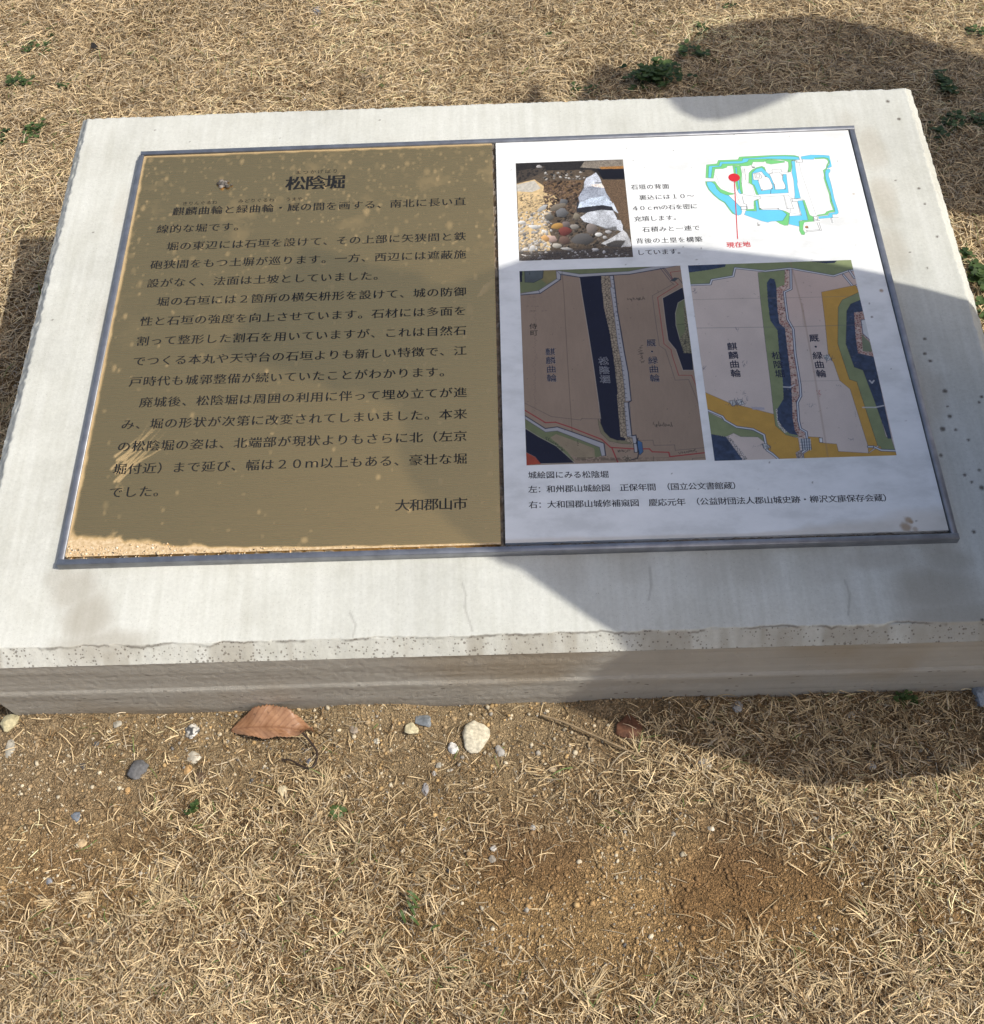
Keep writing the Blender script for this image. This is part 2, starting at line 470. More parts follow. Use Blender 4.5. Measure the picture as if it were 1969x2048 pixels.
# crumbly sealant lying in the joint round the two plates
n1 = 900
sx = np.linspace(-FX + FW * .5, FX - FW * .5, n1); sy = np.linspace(FB + FW * .5, FT - FW * .5, 600)
X, Y = np.meshgrid(sx, np.linspace(0, 1, 4), indexing='ij')
vs, fs, nn = [], [], 0
for yy0, yy1 in ((FT - FW, FT - .013), (FB + FW, FB + .016)):
    P = np.stack([X, yy0 + (yy1 - yy0) * Y, -.0078 + .0042 * sstep(.45, .75, vnoise(X, Y * .02 + yy0, 120, 71, 3)) * (Y < .9)], -1).reshape(-1, 3)
    F = grid_faces(n1, 4, nn); vs.append(P); fs.append(F if yy1 > yy0 else F[:, ::-1]); nn += len(P)
X, Y = np.meshgrid(np.linspace(0, 1, 4), sy, indexing='ij')
for xx0, xx1 in ((-FX + FW, -FX + .013), (FX - FW, FX - .013), (-.0045, .003)):
    P = np.stack([xx0 + (xx1 - xx0) * X, Y, -.0078 + .0042 * sstep(.45, .75, vnoise(X * .02 + xx0, Y, 120, 72, 3)) * (X < .9)], -1).reshape(-1, 3)
    F = grid_faces(4, 600, nn); vs.append(P); fs.append(F if xx1 > xx0 else F[:, ::-1]); nn += len(P)
joint = fast_mesh('joint_sealant', loc(np.concatenate(vs)), np.concatenate(fs), M_GAP, frame, True)

def plate(name, x0, x1, y0, y1, zt, st, mat, dirtfn):
    nx = int((x1 - x0) / st); ny = int((y1 - y0) / st)
    X, Y = np.meshgrid(np.linspace(x0, x1, nx), np.linspace(y0, y1, ny), indexing='ij')
    P = np.stack([X, Y, np.full_like(X, zt)], -1).reshape(-1, 3)
    F = grid_faces(nx, ny)
    sk = np.array([(x0, y0, zt), (x1, y0, zt), (x1, y1, zt), (x0, y1, zt), (x0, y0, -.009), (x1, y0, -.009), (x1, y1, -.009), (x0, y1, -.009)]); n = len(P)
    SF = np.array([(n + k, n + 4 + k, n + 4 + (k + 1) % 4, n + (k + 1) % 4) for k in range(4)])
    at = {k: np.concatenate([a.ravel(), np.zeros(8)]) for k, a in dirtfn(X, Y).items()}
    return fast_mesh(name, loc(np.concatenate([P, sk])), np.concatenate([F, SF]), mat, board, False, at)

BX0, BX1, BY0, BY1 = -.4440, -.0035, -.2865, .2935
def bronze_dirt(X, Y):
    D = np.zeros_like(X); r_ = np.random.default_rng(3)
    def dab(a, b, rx, ry, k):
        i0, i1 = np.searchsorted(X[:, 0], [a - rx * 2, a + rx * 2]); j0, j1 = np.searchsorted(Y[0], [b - ry * 2, b + ry * 2])
        s_ = (slice(i0, i1), slice(j0, j1))
        d = np.hypot((X[s_] - a) / rx, (Y[s_] - b) / ry) * (.75 + .5 * vnoise(X[s_], Y[s_], 260, 8, 2))
        D[s_] = np.maximum(D[s_], k * (1 - sstep(.3, 1.2, d)))
    n = 0
    while n < 900:
        a = r_.uniform(BX0, BX1); b = r_.uniform(BY0, BY1)
        w = .10 + .9 * sstep(.02, .27, b) + .5 * sstep(-.36, -.44, a) * sstep(-.15, .2, b)
        if r_.random() > w: continue
        r = r_.lognormal(math.log(.0013), .45); n += 1
        dab(a, b, r, r * r_.uniform(1.0, 2.2), r_.uniform(.04, .20))
    for k in range(14):
        a, b = pl(200 + (40 + 70 * r_.random()) / 2.355, 680 + (545 + 125 * r_.random()) / 2.355)
        ang = r_.normal(math.radians(50), .16); L = r_.uniform(.025, .085)
        for q in np.linspace(0, 1, 60):
            dab(a + math.cos(ang) * L * q, b + math.sin(ang) * L * q + .006 * q * q, .0013 * (1.2 - q), .002 * (1.2 - q), .34 * (1 - q) ** .5)
    for k in range(5):
        a, b = pl(957 + 3 * k, 592 - 5 * k)
        for q in np.linspace(0, 1, 20): dab(a + .016 * q, b + .012 * q, .0009, .0014, .35 * (1 - q))
    D = np.maximum(D, .07 * sstep(.56, .78, vnoise(X, Y, 26, 9, 5, .6)) * sstep(-.1, .25, Y))
    edge = np.minimum(BY1 - Y, X - BX0)
    D = np.maximum(D, .5 * (1 - sstep(.0012, .0045, edge + .003 * (vnoise(X, Y, 90, 6, 3) - .5))))
    hgt_ = .0025 + .017 * (1 - sstep(-.41, -.30, X)) + .007 * (1 - sstep(-.34, -.12, X))
    nz = vnoise(X, Y, 45, 10, 5, .65)
    sand = 1 - sstep(.55, 1.0, (Y - BY0) / hgt_ * (.45 + 1.1 * nz))
    return {'dirt': D, 'sand': sand * .95}
bronze = plate('bronze_plate', BX0, BX1, BY0, BY1, -.002, .00125, M_BRONZE, bronze_dirt)

PX0, PX1, PY0, PY1 = .0012, .4425, -.2855, .2945
def panel_dirt(X, Y):
    D = np.zeros_like(X); Sd = np.zeros_like(X); Sp = np.zeros_like(X); r_ = np.random.default_rng(4)
    hh = .006 + .030 * sstep(.27, .42, X)
    D = np.maximum(D, .38 * (1 - sstep(.3, 1.0, (Y - PY0) / hh * (.5 + vnoise(X, Y, 30, 14, 4)))))
    for (u, v, r, k) in [(1818, 1040, .004, .7), (1814, 1055, .006, .7), (1822, 1043, .003, .8), (1830, 1058, .003, .5), (1763, 581, .0022, .75), (1708, 388, .0018, .5)]:
        a, b = pl(u, v); d = np.hypot(X - a, Y - b) / r * (.6 + .8 * vnoise(X, Y, 200, 15, 3)); Sd = np.maximum(Sd, k * (1 - sstep(.5, 1.3, d)))
    for k in range(70):
        a = r_.uniform(PX0, PX1); b = r_.uniform(PY0, PY1); r = r_.uniform(.0004, .0009)
        Sp = np.maximum(Sp, .8 * (1 - sstep(.6, 1.4, np.hypot(X - a, Y - b) / r)))
    for (u, v, r) in [(1518, 450, .0017), (1744, 634, .0015), (1676, 322, .001), (1540, 925, .001), (1625, 965, .001)]:
        a, b = pl(u, v); Sp = np.maximum(Sp, .8 * (1 - sstep(.6, 1.2, np.hypot(X - a, Y - b) / r)))
    return {'dirt': D, 'sand': Sd, 'spot': Sp}
panel = plate('map_panel', PX0, PX1, PY0, PY1, -.002, .0013, M_PANEL, panel_dirt)
ZP = -.002

# ------------------------------------------------------------------ lettering (Blender's own built-in font, CJK glyphs included)
GL = {}; UR = {}
def glyph(ch, mincho):
    key = (ch, mincho)
    if key in GL: return GL[key]
    cu = bpy.data.curves.new('glyph', 'FONT'); cu.body = ch; cu.size = 1; cu.resolution_u = 3
    o = link(bpy.data.objects.new('glyph', cu))
    me = o.evaluated_get(bpy.context.evaluated_depsgraph_get()).to_mesh()
    V = np.array([v.co[:2] for v in me.vertices]) if len(me.vertices) else np.zeros((0, 2))
    F = [tuple(p.vertices) for p in me.polygons]
    ec = {}
    for p in me.polygons:
        vs = list(p.vertices)
        for a, b in zip(vs, vs[1:] + vs[:1]):
            ec[(a, b)] = 1
    bnd = [(a, b) for (a, b) in ec if (b, a) not in ec]
    o.evaluated_get(bpy.context.evaluated_depsgraph_get()).to_mesh_clear()
    bpy.data.objects.remove(o); bpy.data.curves.remove(cu)
    N = np.zeros((len(V), 2, 2)); cnt = np.zeros(len(V), int)
    for a, b in bnd:
        d = V[b] - V[a]; L = np.hypot(*d)
        if L < 1e-9: continue
        nrm = np.array([d[1], -d[0]]) / L
        for q in (a, b):
            if cnt[q] < 2: N[q, cnt[q]] = nrm; cnt[q] += 1
    uro = []
    if mincho:
        nxt = dict(bnd); prv = {b: a for a, b in bnd}
        for a, b in bnd:
            d = V[b] - V[a]; L = np.hypot(*d)
            if not (.035 < L < .12) or d[1] / L < .93: continue            # a short edge facing right: the end of a horizontal stroke
            if a not in prv or b not in nxt: continue
            d0 = V[a] - V[prv[a]]; d1 = V[nxt[b]] - V[b]
            if d0[0] > .10 and abs(d0[1]) < .25 * d0[0] and -d1[0] > .10 and abs(d1[1]) < -.25 * d1[0]: uro.append(b)
    GL[key] = (V, F, N)
    UR[key] = uro
    return GL[key]
def shaped(ch, mincho, fat):
    V, F, N = glyph(ch, mincho)
    if not len(V): return V, F
    V = V.copy()
    ny = np.where(np.abs(N[:, 0, 1]) > np.abs(N[:, 1, 1]), N[:, 0, 1], N[:, 1, 1])
    nx = np.where(np.abs(N[:, 0, 0]) > np.abs(N[:, 1, 0]), N[:, 0, 0], N[:, 1, 0])
    if mincho: V[:, 1] -= mincho * ny               # thin the horizontal strokes, as in a brush-serif face
    if mincho: V[:, 1] += 0
    V[:, 0] += (fat + (.004 if mincho else 0)) * nx; V[:, 1] += fat * ny * (.5 if mincho else 1)
    for b in UR.get((ch, mincho), []):
        x, y = V[b]; n = len(V)
        V = np.concatenate([V, [(x - .125, y - .012), (x + .012, y - .035), (x - .028, y + .068)]]); F = F + [(n, n + 1, n + 2)]
    return V, F
HALF = {}
def lettering(name, runs, mat, parent, mincho=.012, fat=0.0, lift=.00012, offx=0.0):
    """runs: (text, (x0,y0), (x1,y1), em) in plate millimetres: centres of the first and last character"""
    VV, FF, n = [], [], 0
    for text, p0, p1, em in runs:
        k = len(text)
        for i, ch in enumerate(text):
            if ch in '　 ': continue
            q = i / max(1, k - 1)
            cx_ = p0[0] + (p1[0] - p0[0]) * q; cy_ = p0[1] + (p1[1] - p0[1]) * q
            V, F = shaped(ch, mincho, fat)
            if not len(V): continue
            w = 1.0
            V = (V - [.5 * w, .38]) * em
            P = np.stack([V[:, 0] + cx_, V[:, 1] + cy_, np.full(len(V), (ZP + lift) * 1000)], 1) / 1000
            VV.append(P); FF += [tuple(a + n for a in f) for f in F]; n += len(P)
    me = bpy.data.meshes.new(name)
    me.from_pydata(loc(np.concatenate(VV)).tolist(), [], FF); me.materials.append(mat); me.update()
    return link(bpy.data.objects.new(name, me), parent)

LINES = ['　麒麟曲輪と緑曲輪・厩の間を画する、南北に長い直', '線的な堀です。', '　堀の東辺には石垣を設けて、その上部に矢狭間と鉄', '砲狭間をもつ土塀が巡ります。一方、西辺には遮蔽施',
         '設がなく、法面は土坡としていました。', '　堀の石垣には２箇所の横矢枡形を設けて、城の防御', '性と石垣の強度を向上させています。石材には多面を', '割って整形した割石を用いていますが、これは自然石',
         'でつくる本丸や天守台の石垣よりも新しい特徴で、江', '戸時代も城郭整備が続いていたことがわかります。', '　廃城後、松陰堀は周囲の利用に伴って埋め立てが進', 'み、堀の形状が次第に改変されてしまいました。本来',
         'の松陰堀の姿は、北端部が現状よりもさらに北（左京', '堀付近）まで延び、幅は２０ｍ以上もある、豪壮な堀', 'でした。']
runs = []
for i, s in enumerate(LINES):
    y = 193.9 - 28.9 * i
    runs.append((s, (-403.5, y), (-403.5 + 15.63 * (len(s) - 1), y), 14.9))
lettering('body_lettering', runs, M_INK, bronze, .015, .013)
lettering('title_lettering', [('松陰堀', (-247.2, 235.3), (-198.1, 235.3), 26.0)], M_INK, bronze, .012, .026)
for q in [('まつかげぼり', (-245.3, 254.3), (-199.1, 254.3), 7.4), ('きりんぐるわ', (-381.6, 207.0), (-345.0, 207.0), 6.9),
          ('みどりぐるわ', (-312.8, 207.9), (-275.0, 207.9), 6.9), ('うまや', (-254.4, 207.8), (-240.0, 207.8), 6.9)]:
    lettering('reading_lettering', [q], M_INK, bronze, 0, 0)
lettering('signature_lettering', [('大和郡山市', (-103.6, -237.1), (-44.3, -237.1), 15.8)], M_INK, bronze, .015, .012)
for q in [[('裏込には１０～', (177.5, 189.6), (235.0, 189.6), 9.3), ('４０ｃｍの石を密に', (166.8, 172.0), (237.2, 172.0), 9.0), ('充填します。', (168.6, 154.3), (215.5, 154.3), 9.3),
           ('石積みと一連で', (177.1, 136.6), (236.3, 136.6), 9.3), ('背後の土塁を構築', (168.1, 118.6), (237.0, 118.0), 9.3), ('しています。', (167.8, 100.4), (215.0, 100.0), 9.3)],
          [('左：和州郡山城絵図　正保年間', (30.6, -222.7), (152.6, -224.3), 9.5), ('（国立公文書館蔵）', (167.3, -224.4), (239.8, -225.5), 9.3)],
          [('右：大和国郡山城修補窺図　慶応元年', (30.5, -241.3), (180.8, -243.3), 9.5), ('（公益財団法人郡山城史跡・柳沢文庫保存会蔵）', (195.3, -243.4), (389.6, -245.5), 9.4)]]:
    lettering('caption_lettering', q, M_INK2, panel, .008, .012)
for q in [('石垣の背面', (168.9, 207.7), (206.7, 207.2), 9.1), ('城絵図にみる松陰堀', (30.9, -205.2), (105.4, -207.0), 9.3)]:
    lettering('heading_lettering', [q], M_INK2, panel, 0, .010)
lettering('marker_lettering', [('現在地', (273.2, 107.1), (292.1, 107.2), 9.4)], M_RED, panel, 0, .008, lift=.0004)

# ------------------------------------------------------------------ the four printed pictures on the white panel
class Ras:
    """a flat print, drawn into a fine mesh with one colour per vertex; drawing coordinates are plate millimetres"""
    def __init__(s, x0, x1, y0, y1, st, bgc):
        s.x = np.arange(x0, x1 + st * .5, st); s.y = np.arange(y0, y1 + st * .5, st); s.st = st
        s.X, s.Y = np.meshgrid(s.x, s.y, indexing='ij')
        s.C = np.empty(s.X.shape + (3,)); s.C[:] = bgc
        s.r = np.random.default_rng(12)
        s.fn = None
    def P(s, pts): return np.array([pl(*s.fn(a, b)) * 1000 for a, b in pts])
    def box(s, lo, hi, pad=0):
        i0 = max(0, np.searchsorted(s.x, lo[0] - pad)); i1 = np.searchsorted(s.x, hi[0] + pad)
        j0 = max(0, np.searchsorted(s.y, lo[1] - pad)); j1 = np.searchsorted(s.y, hi[1] + pad)
        return (slice(i0, i1), slice(j0, j1))
    def mask(s, pts):
        Q = s.P(pts); b = s.box(Q.min(0), Q.max(0)); X, Y = s.X[b], s.Y[b]
        M = np.zeros(X.shape, bool)
        for (xa, ya), (xb, yb) in zip(Q, np.roll(Q, -1, 0)):
            if ya == yb: continue
            M ^= ((ya > Y) != (yb > Y)) & (X < (xb - xa) * (Y - ya) / (yb - ya) + xa)
        return b, M
    def fill(s, pts, c, var=.06, edge=None, ew=.35, fr=.12, a=1.0):
        b, M = s.mask(pts); c = np.array(c)
        n = 1 + var * 2 * (vnoise(s.X[b], s.Y[b], fr, len(pts), 4) - .5)
        col = c * n[..., None]
        s.C[b][M] = col[M] * a + s.C[b][M] * (1 - a)
        if edge is not None: s.line(pts + [pts[0]], edge, ew)
    def line(s, pts, c, w=.4, a=1.0, jit=0):
        Q = s.P(pts); c = np.array(c)
        for A, B in zip(Q[:-1], Q[1:]):
            b = s.box(np.minimum(A, B), np.maximum(A, B), w + 1)
            X, Y = s.X[b], s.Y[b]
            if X.size == 0: continue
            d = B - A; L2 = max(1e-9, d @ d)
            tt = np.clip(((X - A[0]) * d[0] + (Y - A[1]) * d[1]) / L2, 0, 1)
            D = np.hypot(X - A[0] - tt * d[0], Y - A[1] - tt * d[1])
            k = np.clip((w / 2 - D) / s.st + .5, 0, 1) * a
            if jit: k = k * (vnoise(X, Y, .5, 3, 2) > jit)
            s.C[b] = s.C[b] * (1 - k[..., None]) + c * k[..., None]
    def off(s, pts, dx, dy): return [(a + dx, b + dy) for a, b in pts]
    def stones(s, pts, size, base, joint, var=.25, jw=.35, alt=None, seed=1):
        b, M = s.mask(pts); X, Y = s.X[b], s.Y[b]
        r_ = np.random.default_rng(seed)
        if X.size == 0: return
        nx = max(1, int((X.max() - X.min()) / size) + 2); ny = max(1, int((Y.max() - Y.min()) / size) + 2)
        gx_, gy_ = np.meshgrid(np.arange(nx), np.arange(ny), indexing='ij')
        sx = X.min() + (gx_ + r_.uniform(0, 1, gx_.shape)) * size; sy = Y.min() + (gy_ + r_.uniform(0, 1, gx_.shape)) * size
        pts2 = np.stack([sx.ravel(), sy.ravel()], 1); cols = np.array(base) * (1 + var * r_.uniform(-1, 1, (len(pts2), 1)))
        if alt is not None:
            sel = r_.random(len(pts2)) < alt[1]; cols[sel] = np.array(alt[0]) * (1 + var * r_.uniform(-1, 1, (sel.sum(), 1)))
        xm, ym = X[M], Y[M]; out = np.empty((len(xm), 3))
        for k in range(0, len(xm), 4000):
            d = np.hypot(xm[k:k + 4000, None] - pts2[None, :, 0], ym[k:k + 4000, None] - pts2[None, :, 1])
            o = np.argpartition(d, 1, 1)[:, :2]; dd = np.take_along_axis(d, o, 1)
            f = np.clip((dd.max(1) - dd.min(1)) / (jw * 2), 0, 1)[:, None]
            cc = cols[d.argmin(1)]
            out[k:k + 4000] = cc * f + np.array(joint) * (1 - f)
        s.C[b][M] = out
    def scribble(s, p0, p1, c, amp=8, n=26, w=.4, seed=0):
        r_ = np.random.default_rng(seed); p0 = np.array(p0, float); p1 = np.array(p1, float)
        d = (p1 - p0) / np.hypot(*(p1 - p0)); nn = np.array([-d[1], d[0]])
        prev = None
        for k in range(n):
            q = p0 + (p1 - p0) * (k + .5) / n
            a = q + d * r_.normal(0, amp * .5) + nn * r_.normal(0, amp); b2 = q + d * r_.normal(0, amp * .6) + nn * r_.normal(0, amp * .9)
            s.line([tuple(a), tuple(b2)], c, w * r_.uniform(.7, 1.5))
    def stone(s, u, v, ru, rv, c, rot=0, shade=.78, sp=.12, seed=None):
        """a pebble in a photographic print: irregular outline, lit from the upper left"""
        r_ = s.r; n = 11
        an = np.linspace(0, 2 * np.pi, n, endpoint=False); rr = 1 + r_.uniform(-.22, .16, n)
        ca, sa = math.cos(rot), math.sin(rot)
        pts = [(u + (ru * q * math.cos(a)) * ca - rv * q * math.sin(a) * sa, v + ru * q * math.cos(a) * sa + rv * q * math.sin(a) * ca) for a, q in zip(an, rr)]
        b, M = s.mask(pts)
        if not M.any(): return
        X, Y = s.X[b], s.Y[b]; xm, ym = X[M], Y[M]
        wx = max(xm.max() - xm.min(), .5); wy = max(ym.max() - ym.min(), .5)
        l = .5 + .35 * ((ym - ym.mean()) / wy * 2) - .22 * ((xm - xm.mean()) / wx * 2)
        l = (1 - shade) + shade * 1.5 * np.clip(l, 0, 1) + sp * 2 * (vnoise(xm, ym, 1.2, int(u) % 97, 3) - .5)
        s.C[b][M] = np.clip(np.array(c) * l[:, None], .004, .9)
    def obj(s, name, lift, parent, mat=M_PRINT):
        P = np.stack([s.X / 1000, s.Y / 1000, np.full_like(s.X, ZP + lift)], -1).reshape(-1, 3)
        return fast_mesh(name, loc(P), grid_faces(len(s.x), len(s.y)), mat, parent, False, {'col': np.clip(s.C * 1.12, 0, .9).reshape(-1, 3)})

# --- photograph of the stones behind the wall
A = Ras(25.4, 158.6, 93.4, 256.6, .5, (.10, .075, .05))
A.fn = lambda a, b: (1020 + a / 6.729, 310 + b / 6.729)
A.C *= (.45 + 1.1 * vnoise(A.X, A.Y, .5, 1, 4))[..., None]
A.fill([(85, 105), (1530, 55), (1555, 330), (1260, 330), (1100, 200), (500, 210), (300, 300), (90, 380)], (.025, .022, .02), .5, fr=.8)
for k in range(26):
    y = 160 + k * 7; A.line([(90, y + 60), (330, y + 15), (480, y - 20)], (.14, .11, .08) if k % 2 else (.02, .018, .015), .9, .7, .45)
A.fill([(1000, 90), (1530, 60), (1535, 165), (1250, 185), (950, 170)], (.22, .19, .15), .7, fr=.9)
A.fill([(1200, 160), (1535, 150), (1535, 185), (1230, 190)], (.35, .17, .05), .5, fr=.7)
A.fill([(1180, 190), (1545, 190), (1555, 320), (1250, 320)], (.008, .008, .012), .3)
A.fill([(1230, 340), (1560, 330), (1650, 1000), (1560, 1000), (1450, 780), (1300, 500)], (.13, .085, .05), .9, fr=1.4)
A.fill([(450, 360), (1000, 340), (930, 560), (700, 640), (430, 560)], (.15, .095, .05), .6, fr=.9)
A.fill([(95, 390), (330, 330), (460, 420), (450, 500), (640, 560), (680, 700), (460, 820), (560, 1100), (540, 1300), (130, 1300)], (.60, .44, .23), .4, fr=.35)
A.fill([(95, 400), (330, 345), (420, 450), (300, 500), (100, 490)], (.50, .47, .40), .3, fr=.5)
r_ = A.r
for k in range(170): A.stone(r_.uniform(110, 470), r_.uniform(520, 900), r_.uniform(8, 26), r_.uniform(5, 14), tuple(np.array((.62, .47, .27)) * r_.uniform(.35, 1.15)), r_.uniform(-.6, .6))
for k in range(60): A.stone(r_.uniform(470, 1050), r_.uniform(200, 340), r_.uniform(8, 24), r_.uniform(6, 14), tuple(np.array((.40, .38, .34)) * r_.choice([.05, .08, .6, 1.2])), r_.uniform(-.6, .6))
A.stone(400, 158, 48, 20, (.40, .38, .36), .15)
for k in range(320): A.stone(r_.uniform(470, 960), r_.uniform(350, 780), r_.uniform(8, 30), r_.uniform(6, 20), tuple(np.array((.15, .10, .065)) * r_.uniform(.1, 1.4)), r_.uniform(-.7, .7))
for k in range(330): A.stone(r_.uniform(620, 1420), r_.uniform(780, 1240), r_.uniform(10, 36), r_.uniform(8, 24), tuple(np.array((.11, .09, .07)) * r_.uniform(.08, 1.4)), r_.uniform(-.7, .7))
for k in range(230):
    u = r_.uniform(110, 560); v = r_.uniform(760, 1310)
    A.stone(u, v, r_.uniform(8, 36), r_.uniform(6, 22), tuple(np.array([(.60, .58, .53), (.62, .50, .34), (.45, .42, .38)][r_.integers(3)]) * r_.uniform(.4, 1.2)), r_.uniform(-.8, .8))
A.fill([(130, 1300), (880, 1275), (1640, 1235), (1660, 1380), (130, 1430)], (.11, .09, .07), .8, fr=1.2)
for k in range(110): A.stone(r_.uniform(140, 1640), r_.uniform(1290, 1420), r_.uniform(4, 26), r_.uniform(3, 14), tuple(np.array((.55, .52, .47)) * r_.choice([.2, .5, 1.1])), r_.uniform(-.5, .5))
for (u, v, a_, b_, c, ro) in [(725, 640, 55, 55, (.13, .13, .13), 0), (700, 780, 85, 65, (.15, .15, .15), 0), (530, 840, 60, 50, (.14, .13, .11), 0), (900, 830, 45, 45, (.22, .19, .14), 0), (760, 940, 55, 55, (.16, .13, .12), 0), (640, 960, 80, 45, (.42, .24, .07), -.1),
                              (740, 1030, 90, 58, (.17, .05, .04), -.1), (560, 1130, 85, 50, (.50, .36, .30), .2), (480, 1120, 60, 40, (.62, .36, .14), .4), (740, 1150, 75, 65, (.14, .09, .07), .3), (980, 1130, 150, 75, (.10, .095, .09), .05), (640, 1225, 75, 32, (.42, .39, .33), .1),
                              (1100, 1000, 80, 75, (.20, .17, .15), .5), (870, 970, 60, 40, (.25, .23, .2), 0), (1195, 1075, 50, 28, (.60, .59, .56), 0), (1330, 1035, 45, 24, (.42, .41, .40), .2), (1280, 1110, 32, 26, (.40, .39, .37), 0), (330, 970, 80, 30, (.62, .61, .57), .2), (170, 910, 55, 30, (.66, .64, .6), .1),
                              (780, 1265, 90, 20, (.48, .46, .42), .15), (1155, 1275, 45, 18, (.66, .64, .6), .1), (1270, 1305, 22, 24, (.66, .64, .6), 0), (215, 1270, 45, 25, (.62, .6, .56), .2), (300, 1260, 50, 40, (.58, .56, .52), -.6), (640, 700, 110, 40, (.20, .17, .13), -.4), (440, 720, 80, 30, (.44, .44, .42), -.6)]:
    A.stone(u, v, a_, b_, c, ro)
def granite(pts, c, sd):
    b, M = A.mask(pts); n = vnoise(A.X[b], A.Y[b], 1.6, sd, 3); n2 = vnoise(A.X[b], A.Y[b], .12, sd + 1, 3)
    A.C[b][M] = (np.array(c) * np.clip(.25 + 1.5 * n + .9 * (n2 - .5), .15, 1.5)[..., None])[M]
granite([(900, 640), (1000, 600), (1380, 660), (1410, 750), (1200, 790), (900, 770)], (.03, .03, .035), 3)
granite([(1160, 235), (1200, 290), (1225, 340), (1240, 400), (1100, 425), (1000, 440), (1000, 370), (1030, 310), (1100, 275)], (.52, .55, .60), 4)
granite([(1090, 400), (1240, 385), (1275, 445), (1120, 425)], (.72, .64, .57), 5)
granite([(1000, 440), (1120, 425), (1270, 445), (1300, 520), (1360, 600), (1100, 590), (940, 640), (920, 570)], (.33, .36, .42), 6)
granite([(940, 640), (1100, 580), (1280, 550), (1370, 630), (1390, 700), (1250, 675), (1060, 695), (915, 715)], (.50, .57, .66), 7)
granite([(1390, 640), (1440, 740), (1465, 790), (1400, 750), (1360, 660)], (.55, .60, .66), 8)
granite([(950, 840), (1050, 770), (1240, 738), (1390, 750), (1440, 850), (1440, 990), (1300, 985), (1160, 940), (1000, 900)], (.48, .50, .53), 9)
granite([(1120, 930), (1300, 985), (1430, 960), (1460, 1020), (1290, 1000)], (.12, .12, .12), 10)
granite([(1430, 870), (1490, 880), (1520, 950), (1520, 1040), (1440, 1000)], (.50, .52, .55), 11)
granite([(1230, 1190), (1380, 1110), (1530, 1010), (1580, 1060), (1625, 1150), (1635, 1230), (1500, 1240), (1330, 1230)], (.46, .46, .46), 12)
A.fill([(1290, 1200), (1420, 1150), (1560, 1150), (1500, 1240), (1330, 1240)], (.06, .055, .05), .6, fr=1.2)
A.fill([(1140, 375), (1225, 368), (1225, 382), (1160, 385)], (.04, .04, .04))
A.C *= np.array([.86, .86, .88])
A.obj('stone_wall_photo', .00012, panel)

# --- plan of the castle moats (thin sheet of the same white, with coloured bands)
B = Ras(240, 412, 118, 262, .4, (.87, .875, .87))
B.fn = lambda a, b: (1380 + a / 5.541, 270 + b / 5.541)
GRN, CYN, INK = (.18, .56, .20), (.14, .56, .80), (.06, .07, .08)
G_ = [[(176, 475), (183, 330), (300, 318), (315, 280), (535, 272), (548, 243), (625, 238), (900, 225), (1060, 222), (1160, 226), (1208, 238), (1218, 275), (1190, 275), (1125, 290), (1132, 350), (1120, 410), (1085, 410), (1095, 350), (1090, 300), (1050, 285), (1000, 275), (860, 275), (820, 300), (700, 300), (690, 330), (640, 345), (560, 345), (550, 335), (475, 340), (415, 345), (410, 360), (365, 375), (280, 378), (262, 482)],
      [(1385, 250), (1490, 246), (1540, 262), (1550, 300), (1530, 345), (1518, 385), (1500, 398), (1498, 450), (1530, 570), (1558, 650), (1572, 730), (1605, 830), (1605, 850), (1540, 862), (1530, 885), (1420, 900), (1408, 888), (1500, 872), (1515, 850), (1560, 835), (1590, 830), (1555, 740), (1545, 660), (1510, 560), (1485, 480), (1488, 440), (1476, 392), (1508, 372), (1518, 330), (1535, 300), (1522, 275), (1490, 262), (1385, 268)],
      [(173, 515), (280, 515), (310, 560), (345, 600), (430, 635), (500, 650), (480, 660), (420, 668), (380, 660), (330, 640), (400, 760), (480, 858), (505, 885), (470, 870), (425, 812), (385, 755), (326, 720), (264, 668), (208, 608), (180, 555)],
      [(710, 730), (760, 712), (775, 820), (830, 835), (640, 845), (615, 825), (712, 820)],
      [(1000, 828), (1060, 845), (1110, 870), (1104, 900), (1090, 1002), (1050, 1004), (1000, 985), (955, 955), (1030, 950), (1078, 880)],
      [(1250, 725), (1270, 722), (1330, 888), (1368, 905), (1372, 942), (1312, 948), (1295, 870)],
      [(1213, 960), (1260, 945), (1370, 942), (1375, 958), (1270, 968), (1258, 1000), (1256, 1050), (1278, 1085), (1270, 1108), (1238, 1106), (1214, 1060)],
      [(475, 342), (560, 340), (578, 430), (572, 520), (590, 650), (560, 655), (525, 610), (508, 540), (488, 420)],
      [(655, 420), (690, 385), (740, 360), (800, 345), (830, 360), (845, 400), (700, 420), (700, 540), (722, 555), (765, 655), (760, 668), (735, 660), (700, 560), (652, 530)],
      [(835, 290), (860, 275), (960, 280), (1050, 290), (1050, 305), (900, 325), (850, 315)]]
